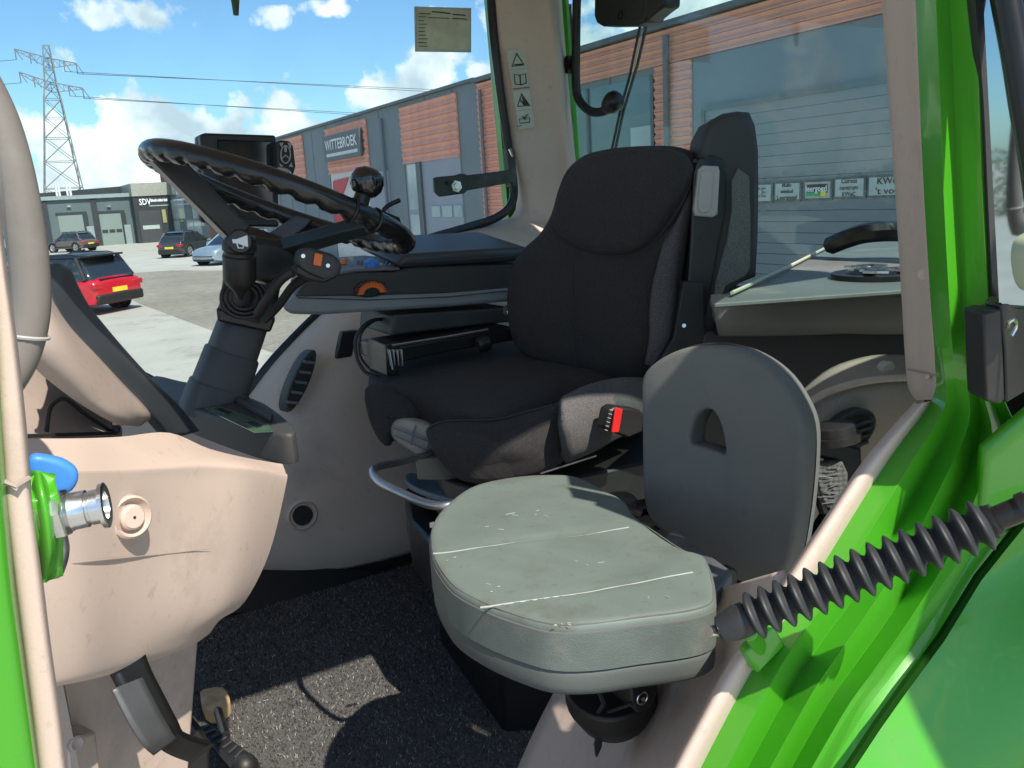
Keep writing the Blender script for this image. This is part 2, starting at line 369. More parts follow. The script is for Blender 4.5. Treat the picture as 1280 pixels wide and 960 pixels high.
terra = mat('terracotta_cladding', (.74, .345, .25), .6, var=.10, vs=2.2, dirt=(.70, .34, .22, .5), dsc=1.2)
wallg = mat('blue_grey_wall_panel', (.18, .212, .225), .5, var=.06, vs=.7, dirt=(.14, .18, .19, .4), dsc=.6)
wallm = mat('mid_grey_panel', (.19, .23, .25), .5, var=.05, vs=.7)
trim = mat('roof_trim_grey', (.10, .115, .12), .5)
doorg = mat('lilac_grey_door', (.29, .31, .36), .5, var=.06, vs=.9)
doorb = mat('slate_blue_door', (.185, .20, .215), .45, var=.10, vs=.8, dirt=(.18, .2, .22, .4), dsc=1.2)
pane = mat('window_pane', (.12, .18, .19), .08, spec=.8, var=.1, vs=1)
paneL = mat('pale_window_pane', (.40, .48, .48), .15, var=.15, vs=1)
XB = 13.0
def W(px, py): p = oX(px, py, XB); return p.y, p.z
def wbox(y0, y1, z0, z1, d0=0, d1=.05): return box((XB-d1, min(y0, y1), z0), (XB-d0, max(y0, y1), z1))
row = thing('industrial_building', 'long dark grey business building with terracotta cladding panels seen through the cab windows', 'building', (XB, 30, 0))
yS = W(597, 93)[0]; zN = W(720, 62)[1]; zF = W(385, 160)[1]
part('wall', row, wallg, box((XB, -6, 0), (XB+12, yS, zN-.05)), box((XB, yS, 0), (XB+12, 82, zF-.05)), smooth=False)
part('roof_edge', row, trim, box((XB-.22, -6, zN-.12), (XB+12, yS+.1, zN)), box((XB-.12, yS+.1, zF-.10), (XB+12, 82, zF)), smooth=False)
def slats(y0, y1, z0, z1, pitch=.2, lab=None, depth=.055, parts=True):
    if y0 > y1: y0, y1 = y1, y0
    n = max(1, round((z1-z0)/pitch)); h = (z1-z0)/n; me = None
    prof = [(0, .0), (.075, .0), (.075, .12), (.02, .5), (.075, .88), (.045, 1.0), (0, 1.0)]
    first = None; x0 = XB-depth
    g0 = prism([V((XB-d-.01, y0, z0+h*t)) for d, t in prof], (0, y1-y0, 0))
    for i in range(n):
        if i == 0: first = part('cladding_slat', row, terra, g0, smooth=False)
        else:
            o = first.copy(); COL.objects.link(o); o.location = (0, 0, h*i)
# near terracotta band and pillars
zb = W(864, 73)[1]; yL = W(728, 107)[0]; yM = W(820, 90)[0]; yR = W(866, 80)[0]
yP0, yP1 = W(605, 100)[0]-.0, W(655, 90)[0]
slats(-5, yL+2.2, zb, zN-.14, .19)
slats(yS+.02, yL+2.2+.01, .1, zN-.14, .19)
slats(yM, yR, .1, zb-.01, .19)
part('downpipe', row, greyP, cyl((XB-.16, W(605, 110)[0], .1), (XB-.16, W(605, 110)[0], W(606, 112)[1]), .055, 10), label='downpipe on the far terracotta pillar')
part('downpipe', row, greyP, cyl((XB-.16, W(839, 60)[0], .1), (XB-.16, W(839, 60)[0], W(839, 44)[1]), .07, 10), label='downpipe on the near terracotta pillar')
part('downpipe', row, wallg, cyl((XB-.1, W(478, 150)[0], .1), (XB-.1, W(478, 150)[0], W(478, 148)[1]), .07, 8), label='grey downpipe on the grey wall')
# window bay between the terracotta pillars
yb0 = yL+2.2
part('window_bay', row, pane, wbox(yM+.05, yb0-.05, .3, zb-.15, .0, .02), smooth=False)
for y in (yM+.05, (yM+yb0)/2, yb0-.15): part('mullion', row, trim, wbox(y, y+.1, .3, zb-.15, .0, .06), smooth=False)
a, b = W(790, 160), W(818, 192)
part('window', row, paneL, wbox(a[0], b[0], b[1], a[1], .02, .05), smooth=False, label='pale pane in the lower part of the window bay')
# big overhead door bay near
part('door_surround', row, doorb, wbox(yR-.05, 2, .02, zb-.02, .0, .03), smooth=False)
zd = W(1000, 112)[1]-.15
first = None; nh = 19
for i in range(nh):
    g = wbox(yR-.45, 3, 0.05, .05+zd/nh-.004, .03, .08)
    if i == 0: first = part('door_panel', row, doorb, g, smooth=False, bevel=.012)
    else: o = first.copy(); COL.objects.link(o); o.location = (0, 0, zd/nh*i)
part('door_track', row, trim, wbox(yR-.45, yR-.36, 0, zd+.1, .03, .12), wbox(yR-.45, 3, zd+.02, zd+.12, .03, .12), smooth=False)
# far bays
def bay(tl, tr, bl):
    y0, z1 = W(*tl); y1, _ = W(*tr); z0 = W(*bl)[1]; slats(y0, y1, z0, min(z1, zF-.15), .30); return y0, y1, z0
E1 = bay((500, 135), (571, 118), (507, 205))
C1 = bay((407, 162), (458, 150), (415, 218))
A1 = bay((350, 176), (378, 168), (352, 228))
y0, y1, z0 = E1
part('door_surround', row, doorg, wbox(y0-.2, y1, 0, z0, 0, .04), smooth=False)
ya, yb_ = W(512, 220)[0], W(524, 220)[0]
part('side_light', row, paneL, wbox(ya, yb_, W(515, 262)[1], z0-.05, .04, .07), wbox(ya, yb_, 0, W(515, 268)[1], .04, .07), smooth=False)
part('door_track', row, trim, wbox(yb_, yb_-.35, 0, z0, .04, .12), smooth=False)
ys_ = [W(x, 260)[0] for x in (542, 552, 555, 567, 570, 580)]
zz = W(555, 271)[1], W(555, 257)[1]
for k in (0, 2, 4): part('window', row, paneL, wbox(ys_[k], ys_[k+1], zz[0], zz[1], .04, .08), smooth=False, bevel=.01)
y0, y1, z0 = C1
part('door', row, mat('white_door', (.6, .58, .56), .5), wbox(y0-.2, y1+.1, 0, z0, 0, .04), smooth=False)
redm = mat('red_banner', (.55, .04, .05), .5)
part('banner', row, redm, prism([V((XB-.06, *W(*q))) for q in ((418, 226), (438, 221), (430, 244), (436, 268), (452, 292), (470, 300), (422, 300))], (-.02, 0, 0)), smooth=False, label='red poster area on the white door')
part('door_surround', row, doorg, wbox(W(462, 230)[0], W(487, 230)[0], 0, W(470, 215)[1], 0, .05), smooth=False)
# glass front at the far end of the row
ystore0, ystore1 = W(216, 270)[0], W(262, 270)[0]
bmt = mat('brown_brick', (.20, .09, .07), .8, var=.2, vs=4); part('brick_end', row, bmt, wbox(82, ystore0, 0, zF-.1, 0, .12), smooth=False)
part('brick_end', row, bmt, wbox(W(262, 270)[0], W(272, 270)[0], 0, zF-.1, 0, .12), smooth=False)
yy = ystore1
for i in range(5):
    for j in range(3):
        h0 = .15+j*1.75
        part('window', row, paneL if (i+j) % 3 else pane, wbox(yy+.15, yy+(ystore0-ystore1)/5-.12, h0, h0+1.6, .0, .05), smooth=False)
    yy += (ystore0-ystore1)/5
first = None
for k in range(34):
    y = 10.6+k*2.05
    if first is None: first = part('panel_joint', row, trim, box((XB-.012, 10.6, .1), (XB-.002, 10.625, zF-.12)), smooth=False)
    else: o = first.copy(); COL.objects.link(o); o.location = (0, y-10.6, 0)
# ---- signs on the row
s = thing('company_sign', 'dark WITTEBROEK company sign with white letters on terracotta cladding', 'sign', (XB, W(430, 180)[0], 3))
tl, tr, bl, br_ = W(410, 171), W(455, 160), W(412, 204), W(455, 194)
yl, yr, zt, zbt = (tl[0]+bl[0])/2, tr[0], (tl[1]+tr[1])/2, (bl[1]+br_[1])/2
part('board', s, trim, box((XB-.24, yr, zbt), (XB-.14, yl, zt)), smooth=False, bevel=.01)
UXs = (0, -1, 0)
text('lettering', s, 'WITTEBROEK', (zt-zbt)*.55, (XB-.25, (yl+yr)/2, zbt+(zt-zbt)*.60), UXs, (0, 0, 1), whiteP, depth=.004, fit=abs(yl-yr)*.88)
part('lettering_strip', s, whiteP, *[box((XB-.25, yr+(yl-yr)*(.07+.86*i/26), zbt+(zt-zbt)*.17), (XB-.243, yr+(yl-yr)*(.07+.86*(i+.72)/26), zbt+(zt-zbt)*.29)) for i in range(26)], smooth=False, label='row of small illegible white letters under the name')
def wsign(x0, x1, ytop0, ybot0, lab, body, lines, col=blackP):
    y0, zt = W(x0, ytop0); y1 = W(x1, ytop0)[0]; z0 = W(x0, ybot0)[1]
    s = thing('door_sign', lab, 'sign', (XB, y0, z0), 'plates on the slate blue door')
    part('frame', s, trim, wbox(y0, y1, z0, zt, .08, .11), smooth=False)
    part('plate', s, body, wbox(y0-.04, y1+.04, z0+.04, zt-.04, .11, .125), smooth=False)
    n = len(lines); h = zt-z0; 
    for i, (t_, f_) in enumerate(lines):
        text('lettering', s, t_, h/(n+.6)*1.05, (XB-.130, (y0+y1)/2, zt-h*(i+.5+.15)/(n+.3)), UXs, (0, 0, 1), col, depth=.003, fit=abs(y1-y0)*f_)
    return s, y0, y1, z0, zt
platem = mat('pale_grey_plate', (.42, .46, .45), .5)
wsign(941, 971, 229, 254, 'grey plate with half worn CE mark, leftmost of the five door plates', platem, [('CE', .5)], greyP)
wsign(973, 1007, 227, 252, 'grey plate reading Multi winkel Leergoed on the slate blue door', platem, [('Multi-', .35), ('winkel', .45), ('Leergoed', .72)])
s, y0, y1, z0, zt = wsign(1010, 1046, 225, 250.5, 'grey plate with colourful leergoed logo on the slate blue door', mat('pinkish_plate', (.42, .38, .37), .5), [])
part('logo', s, mat('logo_black', (.01, .02, .03), .5), wbox(y0+(y1-y0)*.12, y0+(y1-y0)*.85, z0+.36*(zt-z0), z0+.78*(zt-z0), .125, .13), smooth=False)
part('logo_band', s, mat('logo_green', (.02, .35, .12), .5), wbox(y0+(y1-y0)*.12, y0+(y1-y0)*.6, z0+.22*(zt-z0), z0+.40*(zt-z0), .125, .134), smooth=False)
part('logo_mark', s, mat('logo_yellow', (.7, .6, .03), .5), wbox(y0+(y1-y0)*.62, y0+(y1-y0)*.8, z0+.2*(zt-z0), z0+.45*(zt-z0), .125, .136), smooth=False)
text('lettering', s, 'leergoed', (zt-z0)*.42, (XB-.137, y0+(y1-y0)*.48, z0+.56*(zt-z0)), UXs, (0, 0, 1), whiteP, depth=.003, fit=abs(y1-y0)*.72)
wsign(1048, 1088, 221.5, 248.5, 'grey plate reading Cursus centrum KWeC on the slate blue door', platem, [('Cursus', .5), ('centrum', .58), ('KWeC', .42)])
wsign(1090, 1150, 219, 247, "grey plate reading KWeC 't voor, rightmost of the five door plates", platem, [('KWeC', .55), ("'t voor", .62)])
# ---- far building with the overhead doors (plane Y = 80)
YF = 80.0
def F(px, py): p = oY(px, py, YF); return p.x, p.z
fb = thing('workshop_building', 'low dark grey workshop building with pale overhead doors at the end of the yard', 'building', (4, YF, 0))
fdark = mat('dark_slate_wall', (.10, .13, .135), .5, var=.05, vs=.5); fdoor = mat('pale_green_grey_door', (.20, .245, .225), .5, var=.04, vs=.5)
fpale = mat('pale_fascia', (.32, .315, .27), .5); ftrim = mat('light_roof_edge', (.26, .31, .31), .45); fblk = mat('near_black_wall', (.03, .035, .038), .5)
def fbox(x0, x1, z0, z1, d0=0, d1=.05): return box((min(x0, x1), YF-d1, z0), (max(x0, x1), YF-d0, z1))
zr = F(120, 243)[1]; zr2 = F(120, 247)[1]
xe = F(164, 250)[0]
part('wall', fb, fdark, box((-45, YF, 0), (xe, YF+15, zr-.05)), smooth=False)
part('roof_edge', fb, ftrim, fbox(-45, xe, zr2-.05, zr, -.2, .25), smooth=False)
part('column', fb, fblk, *[fbox(F(x, 280)[0]-.22, F(x, 280)[0]+.22, 0, zr2-.1, 0, .12) for x in (-60, -8, 59, 121)], smooth=False)
def odoor(xa, xb_, ytop, g=None):
    x0, z1 = F(xa, ytop); x1 = F(xb_, ytop)[0]
    f = part('overhead_door', fb, fdoor, fbox(x0, x1, 0, z1, 0, .05), smooth=False)
    part('door_shade', f, fblk, fbox(x0-.15, x1+.35, z1, z1+.25, 0, .03), fbox(x1, x1+.4, 0, z1, 0, .03), smooth=False)
    w_ = (x1-x0)/3
    zz = F(xa, 290)[1], F(xa, 286)[1]
    part('panes', f, fblk, *[fbox(x0+w_*(i+.1), x0+w_*(i+.9), z1*.40, z1*.50, .05, .08) for i in range(3)], smooth=False)
odoor(72, 103, 270); odoor(123.5, 150.5, 268); odoor(-25, 10, 274); odoor(28, 44, 272)
for x0, x1, yt in ((108, 117, 283), (155, 163, 281), (60, 64, 286)):
    xa, z1 = F(x0, yt); part('side_door', fb, ftrim, fbox(xa, F(x1, yt)[0], 0, z1, 0, .06), smooth=False)
for x in (86, 136): part('lamp', fb, chrome, fbox(F(x, 258)[0]-.15, F(x, 258)[0]+.15, F(x, 259)[1], F(x, 257)[1], 0, .2), smooth=False)
pts = [V((F(*q)[0], YF+6, F(*q)[1])) for q in ((52, 239), (160, 230), (163, 244), (52, 243))]
part('rear_roof', fb, fblk, prism(pts, (0, 8, 0)), smooth=False)
for x, wd in ((68.5, 3), (72, 3), (82, 3), (86, 3.4)):
    q = oY(x, 228, YF+5); part('chimney', fb, white, cyl((q.x, q.y, zr-.3), (q.x, q.y, q.z), wd*.03, 8))
fs_ = thing('black_workshop', 'black workshop unit with SDV sign beside the grey overhead doors', 'building', (10, YF-1.5, 0))
x0, x1 = F(162, 240)[0], F(209, 240)[0]; zt = F(185, 229)[1]; zm = F(185, 245)[1]
part('wall', fs_, fblk, box((x0, YF-1.2, 0), (x1, YF+15, zm)), smooth=False)
part('fascia', fs_, fpale, box((x0-.02, YF-1.3, zm), (x1+.05, YF+15, zt)), smooth=False)
xa, z1 = F(170, 264)[0], F(170, 264)[1]; xb2 = F(197, 264)[0]
f = part('overhead_door', fs_, mat('dark_door', (.055, .055, .06), .5), box((xa, YF-1.26, 0), (xb2, YF-1.19, z1)), smooth=False)
part('window_band', f, platem, box((xa+.2, YF-1.29, z1*.42), (xb2-.2, YF-1.25, z1*.54)), smooth=False)
q = F(199, 262), F(206, 278); part('notice', fs_, mat('olive_poster', (.30, .28, .12), .6), box((q[0][0], YF-1.26, q[1][1]), (q[1][0], YF-1.2, q[0][1])), smooth=False)
s = thing('shop_sign', 'white SDV sign on the black workshop front', 'sign', (x0, YF-1.3, zm-1))
q = F(178.5, 253)
text('lettering', s, 'SDV', .72, (q[0], YF-1.21, q[1]), (1, 0, 0), (0, 0, 1), whiteP, fit=.95, depth=.07)
q = F(195.5, 252.5)
part('lettering_blocks', s, whiteP, *[box((q[0]-.72+k*.105, YF-1.225, q[1]+.02), (q[0]-.72+k*.105+(.08 if k % 5 else .05), YF-1.205, q[1]+(.24 if k % 3 else .19))) for k in range(14)], smooth=False, kind='stuff', label='tiny illegible white lettering beside SDV')
part('lettering_strip', s, platem, box((q[0]-.8, YF-1.22, q[1]-.35), (q[0]+.8, YF-1.205, q[1]-.28)), smooth=False)
# ---- electricity pylon
galv = mat('galvanised_steel', (.16, .18, .185), .5, metal=.2)
PY = 215.0
def pp(px, py, dy=0): return oY(px, py, PY+dy)
pyl = thing('electricity_pylon', 'tall lattice electricity pylon with two cross arms beyond the workshops', 'pylon', tuple(pp(80, 240)))
def bar(a, b, r): return tube([a, b], r, 4, caps=False)
g = []; top = pp(57.5, 57); base = pp(83, 268)
lv = [0, .16, .32, .46, .58, .69, .78, .86, .93, 1.0]; cs = []
for t in lv:
    c = base.lerp(top, t); hw = 3.7*(1-t)**1.1+.6 if t < .75 else 1.2*(1-t)/.25*.5+.6
    cs.append([c+V((sx*hw, sy*hw, 0)) for sx, sy in ((-1, -1), (1, -1), (1, 1), (-1, 1))])
for i in range(len(cs)-1):
    for k in range(4):
        k2 = (k+1) % 4
        g += [bar(cs[i][k], cs[i+1][k], .15), bar(cs[i][k], cs[i+1][k2], .09), bar(cs[i][k2], cs[i+1][k], .09), bar(cs[i+1][k], cs[i+1][k2], .09)]
part('lattice_tower', pyl, galv, *g, smooth=False)
wires = []
for (l, r, t) in (((18, 61), (95, 79), .93), ((24, 90), (103, 110), .79)):
    g = []; c = base.lerp(top, t); A, B = pp(*l), pp(*r); 
    for E_ in (A, B):
        n = 5; prev = None
        for i in range(n+1):
            f_ = i/n; P_ = c.lerp(E_, f_); lo = P_-V((0, 0, 1.9*(1-f_)+.25)); sd = V((0, .8*(1-f_), 0))
            if prev: g += [bar(prev[0], P_, .13), bar(prev[1], lo, .11), bar(prev[0], lo, .08)]
            g.append(bar(P_, lo, .08)); prev = (P_, lo)
    part('cross_arm', pyl, galv, *g, smooth=False)
    ins = []
    for E_ in (A, B, c.lerp(A, .55), c.lerp(B, .55)):
        ins.append(tube([E_, E_-V((0, 0, 2.2))], .12, 5)); wires.append(E_-V((0, 0, 2.2)))
        ins.append(tube([E_-V((.0, 0, 0)), E_-V((-1.2, 0, 2.2))], .09, 5))
    part('insulator', pyl, galv, *ins, smooth=False)
wm = mat('wire', (.05, .055, .06), .6)
tg = [(640, 114), (640, 104), (640, 108), (640, 118), (640, 160), (640, 148), (640, 153), (640, 165)]
for i in (1, 3, 5, 7):
    a = wires[i]; q = tg[i]; e = oY(q[0]+900, q[1]+24, PY-40) ; mid = (a+e)/2 - V((0, 0, 4.5))
    solo('power_line', ['', 'upper right power line running off the top cross arm', '', 'second power line from the top cross arm', '', 'power line running off the lower cross arm to the right', '', 'lowest power line leaving the lower cross arm'][i], 'cable', wm, tube(spl([a, a.lerp(mid, .5)-V((0, 0, .2)), mid, mid.lerp(e, .5)-V((0, 0, .2)), e], 8, False), .075, 4), group='power lines off the pylon')
for i in (0, 4):
    a = wires[i]; e = a+V((-260, 30, -3)); mid = (a+e)/2-V((0, 0, 9))
    solo('power_line', 'power line leaving the %s cross arm towards the left' % ('top' if i == 0 else 'lower'), 'cable', wm, tube(spl([a, mid, e], 10, False), .07, 4), group='power lines off the pylon')
# ---- cars
tyre = mat('tyre', (.015, .015, .016), .8); rimm = mat('alloy', (.55, .56, .57), .3, metal=.8); carglass = mat('dark_car_glass', (.015, .02, .022), .06, spec=.9, coat=.6)
tail = mat('tail_light', (.45, .01, .015), .2, coat=.6); lampm = mat('headlamp', (.7, .72, .74), .12, coat=.6); plateY = mat('yellow_plate', (.75, .55, .04), .5)
def car(label, cat, paint, loc, heading, Lc=4.4, Wc=1.82, Hc=1.6, suv=True, roof=None, low=None, group='cars parked in the yard'):
    t = thing('parked_car', label, cat, loc, group)
    hx = V((heading[0], heading[1], 0)).normalized(); hy = V((-hx.y, hx.x, 0)); o = V(loc)
    def p(x, y, z): return o+hx*x+hy*y+V((0, 0, z))
    hw = Wc/2; zb_ = .24 if suv else .18; belt = Hc*.60
    # stations along the length: x, belt height, half width, low edge
    st = [(-Lc/2, belt*.78, hw*.78, zb_+.18), (-Lc/2+.06, belt*.94, hw*.90, zb_+.06), (-Lc/2+.35, belt*1.0, hw*.98, zb_), (-Lc*.2, belt*1.02, hw, zb_), (Lc*.1, belt*1.0, hw, zb_),
          (Lc*.27, belt*.95, hw*.99, zb_), (Lc/2-.45, belt*.88, hw*.96, zb_), (Lc/2-.12, belt*.78, hw*.86, zb_+.05), (Lc/2, belt*.62, hw*.72, zb_+.15)]
    def sec(x, zt, w_, z0):
        q = [(w_*.90, z0), (w_*.98, z0+.12), (w_, z0+(zt-z0)*.55), (w_*.985, zt-.14), (w_*.93, zt-.03), (w_*.6, zt+.03), (0, zt+.05)]
        return [p(x, y, z) for y, z in q]+[p(x, -y, z) for y, z in q[-2::-1]]
    L_ = [spl(sec(*s_), 2, True) for s_ in st]
    L_ = [list(c) for c in zip(*[spl([l[i] for l in L_], 3, False) for i in range(len(L_[0]))])]
    n = len(L_[0]); vs = [v for l in L_ for v in l]; fs = [[i*n+j, i*n+(j+1) % n, (i+1)*n+(j+1) % n, (i+1)*n+j] for i in range(len(L_)-1) for j in range(n)]+[list(range(n)), list(range((len(L_)-1)*n, len(L_)*n))]
    part('body', t, paint, (vs, fs))
    lw = low or black
    part('lower_trim', t, lw, *[obox(p(0, s_*(hw*.965), zb_+.10), hx*(Lc*.27), hy*.035, V((0, 0, .09))) for s_ in (-1, 1)], bevel=.01)
    part('bumper', t, lw, obox(p(-Lc/2+.10, 0, zb_+.17), hx*.14, hy*hw*.88, V((0, 0, .13))), bevel=.05, label='rear bumper')
    part('bumper', t, lw, obox(p(Lc/2-.14, 0, zb_+.14), hx*.13, hy*hw*.74, V((0, 0, .11))), bevel=.05, label='front bumper')
    # greenhouse
    xr0, xr1, xf1, xf0 = -Lc/2+.16, -Lc/2+(.62 if suv else .75), Lc*.06, Lc*.27
    b_ = [(xr0, hw*.86), (xf0, hw*.84)]; tp = [(xr1, hw*.70), (xf1, hw*.68)]
    zt_ = Hc-.07; zl = belt+.0
    def ring(xa, xb_, wa, z): return [p(xa, wa*.86, z), p(xa+.18, wa, z), p((xa+xb_)/2, wa*1.04, z), p(xb_-.2, wa, z), p(xb_, wa*.8, z), p(xb_, -wa*.8, z), p(xb_-.2, -wa, z), p((xa+xb_)/2, -wa*1.04, z), p(xa+.18, -wa, z), p(xa, -wa*.86, z)]
    r0 = ring(xr0, xf0, hw*.93, zl-.03); r1 = ring(xr0+.25*(xr1-xr0), xf0-(xf0-xf1)*.45, hw*.90, zl+(zt_-zl)*.45); r2 = ring(xr1, xf1, hw*.76, zt_)
    vs = r0+r1+r2; n = 10; fs = [[i*n+j, i*n+(j+1) % n, (i+1)*n+(j+1) % n, (i+1)*n+j] for i in (0, 1) for j in range(n)]+[list(range(2*n, 3*n))]
    part('glasshouse', t, carglass, (vs, fs), bevel=.03)
    rf = ring(xr1-.14, xf1+.02, hw*.775, zt_); r3 = ring(xr1+.05, xf1-.2, hw*.62, Hc); vs = rf+r3
    part('roof', t, roof or paint, (vs, [[j, (j+1) % n, n+(j+1) % n, n+j] for j in range(n)]+[list(range(n, 2*n)), list(range(n))]), bevel=.02)
    for s_ in (-1, 1):
        part('pillar', t, roof or paint, tube([p(xr0+.12, s_*hw*.90, zl-.02), p(xr1-.02, s_*hw*.76, zt_)], .06, 6), smooth=True, label='rear roof pillar')
        part('pillar', t, paint, tube([p(xf0-.10, s_*hw*.90, zl-.02), p(xf1-.1, s_*hw*.765, zt_)], .045, 6), label='windscreen pillar')
        part('pillar', t, blackS, tube([p(-.25, s_*hw*.945, zl-.02), p(-.35, s_*hw*.80, zt_)], .035, 6), label='door pillar')
        part('roof_rail', t, blackS, tube([p(xr1, s_*hw*.68, Hc-.02), p(xr1+.2, s_*hw*.68, Hc+.02), p(xf1-.5, s_*hw*.66, Hc+.02), p(xf1-.3, s_*hw*.66, Hc-.02)], .018, 6))
        part('mirror', t, paint, obox(p(xf0-.38, s_*(hw+.08), belt+.08), hx*.05, hy*.1, V((0, 0, .07))), bevel=.03)
        part('tail_light', t, tail, obox(p(-Lc/2+.10, s_*hw*.74, belt*.80), hx*.11, hy*hw*.20, V((0, 0, .07))), bevel=.025)
        part('headlight', t, lampm, obox(p(Lc/2-.24, s_*hw*.66, belt*.68), hx*.14, hy*hw*.20, V((0, 0, .07))), bevel=.03)
        part('door_line', t, blackP, *[tube([p(x_, s_*(hw*1.002), zb_+.2), p(x_, s_*(hw*.995), belt-.12)], .006, 4) for x_ in (-.95, -.2, .75)])
        for x_ in (-Lc*.30, Lc*.31):
            wr = .34; c = p(x_, s_*(hw-.13), wr)
            wl_ = part('wheel', t, tyre, lathe(c-hy*.12*s_, c+hy*.15*s_, [(0, wr*.85), (.06, wr*.97), (.2, wr), (.8, wr), (.94, wr*.97), (1, wr*.80), (.9, wr*.68)], 22))
            part('rim', wl_, rimm, lathe(c+hy*.09*s_, c+hy*.145*s_, [(0, wr*.68), (.8, wr*.66), (1, wr*.6), (.6, wr*.55), (.6, wr*.1)], 20), label=None)
            sp = []
            for k in range(5):
                a = k*2*math.pi/5; dd = hx*math.cos(a)+V((0, 0, 1))*math.sin(a)
                sp.append(obox(c+hy*.135*s_+dd*wr*.36, dd*wr*.28, hy*.012, dd.cross(hy)*.035))
            part('spokes', wl_, rimm, *sp)
            part('wheel_arch', t, lw if suv else blackP, lathe(c+hy*(.10)*s_, c+hy*.155*s_, [(0, wr*1.17), (1, wr*1.15), (1.0, wr*1.02), (0, wr*1.02)], 22))
    part('number_plate', t, plateY, obox(p(-Lc/2-.005, 0, belt*.66), hx*.012, hy*.26, V((0, 0, .06))), bevel=.004)
    return t, p
redpaint = mat('red_car_paint', (.50, .008, .02), .22, coat=.9, var=.03)
g0 = oZ(134, 386, 0)
hd = V((-.66, .75, 0)).normalized()
rc, p = car('red car with black roof and yellow number plate parked closest in the yard', 'car', redpaint, tuple(g0+hd*2.0+V((.12, -1.0, 0))), hd, 4.5, 1.86, 1.56, True, roof=blackS)
part('spoiler', rc, blackS, obox(p(-1.95+.12, 0, 1.52), hd*.14, V((-hd.y, hd.x, 0))*.62, V((0, 0, .025))), bevel=.015)
part('skid_plate', rc, greyP, obox(p(-2.20, 0, .36), hd*.06, V((-hd.y, hd.x, 0))*.62, V((0, 0, .07))), bevel=.03)
part('light_strip', rc, blackS, obox(p(-2.20, 0, .92), hd*.02, V((-hd.y, hd.x, 0))*.6, V((0, 0, .02))))
part('antenna', rc, blackS, prism([p(-1.3, 0, 1.62), p(-1.05, 0, 1.62), p(-1.3, 0, 1.70)], V((-hd.y, hd.x, 0))*.03))
brown = mat('brown_car_paint', (.11, .085, .075), .3, coat=.8, var=.03)
q = oZ(92, 314.5, 0); car('brown compact SUV parked in front of the pale overhead door', 'car', brown, (q.x, q.y, 0), (-.62, .78), 3.7, 1.55, 1.42, True)
dk = mat('anthracite_car_paint', (.05, .058, .062), .2, coat=.9, var=.03, metal=.4)
q = oZ(236, 319.5, 0); car('dark grey hatchback with the sun glinting on its roof', 'car', dk, (q.x, q.y, 0), (.66, .75), 3.7, 1.6, 1.42, False)
sv = mat('silver_blue_car_paint', (.30, .36, .42), .25, coat=.8, metal=.4, var=.03)
q = oZ(276, 331, 0); car('pale blue silver car nosing out behind the steering column', 'car', sv, (q.x+1.0, q.y+1, 0), (-.9, -.55), 4.2, 1.75, 1.5, False)
bl = mat('blue_grey_car_paint', (.08, .14, .20), .25, coat=.8, var=.03)
q = oZ(4, 345, 0); car('blue grey car half hidden behind the cab grab handle', 'car', bl, (q.x-.6, q.y, 0), (.3, .95), 4.3, 1.8, 1.6, True)
# hedge seen through the open door glass, far right
leafm = mat('hedge_leaf', (.10, .13, .045), .7, var=.4, vs=2)
hb = thing('hedge', 'rough green hedge mirrored in the open door glass', 'hedge', (-42, 20, 0))
vs = []; fs = []
for i in range(9000):
    c = V((random.uniform(-44, -41), random.uniform(-5, 50), random.uniform(0, 2.6+.35*math.sin(i)))); d = V((random.gauss(0, 1), random.gauss(0, 1), random.gauss(0, 1))).normalized()*.13; e = d.orthogonal().normalized()*.07
    k = len(vs); vs += [c-d, c+e, c+d, c-e]; fs.append([k, k+1, k+2, k+3])
part('foliage', hb, leafm, (vs, fs), smooth=False, kind='stuff')
part('branches', hb, mat('bark', (.10, .08, .06), .8), *[tube([(-42.5, y, 0), (-42.4+random.uniform(-.5, .5), y+random.uniform(-.5, .5), 2.3)], [.06, .02], 5) for y in [-5+i*1.8 for i in range(30)]])
# ================================================================== tractor cab shell
cab = thing('tractor_cab', 'open green tractor cab with beige interior trim and large windows', 'tractor', (.6, 1.3, 1.5))
FZ = 1.5
# floor, roof, rear wall, front wall
part('floor', cab, black, box((-.75, .46, FZ-.05), (1.62, 2.26, FZ-.002)))
part('roof', cab, green, box((-.62, .38, 3.20), (1.48, 2.46, 3.34)), bevel=.06)
part('roof', cab, green, box((1.482, 1.55, 3.205), (1.80, 2.46, 3.335)), bevel=.05, label='rear corner of the green roof')
part('headliner', cab, beigeG, box((-.55, .46, 3.12), (1.44, 2.36, 3.195)), bevel=.02)
part('rear_wall', cab, blackS, box((1.60, .62, FZ), (1.66, 2.2, 2.26)))
part('front_wall', cab, beigeD, box((-.72, .5, FZ), (-.66, 2.3, 2.15)))
part('front_pillar', cab, beigeG, tube([(-.68, 2.22, 2.1), (-.60, 2.24, 3.16)], .05, 10), label='right front pillar')
part('windscreen', cab, cabglass, box((-.70, .55, 2.15), (-.695, 2.2, 3.12)))
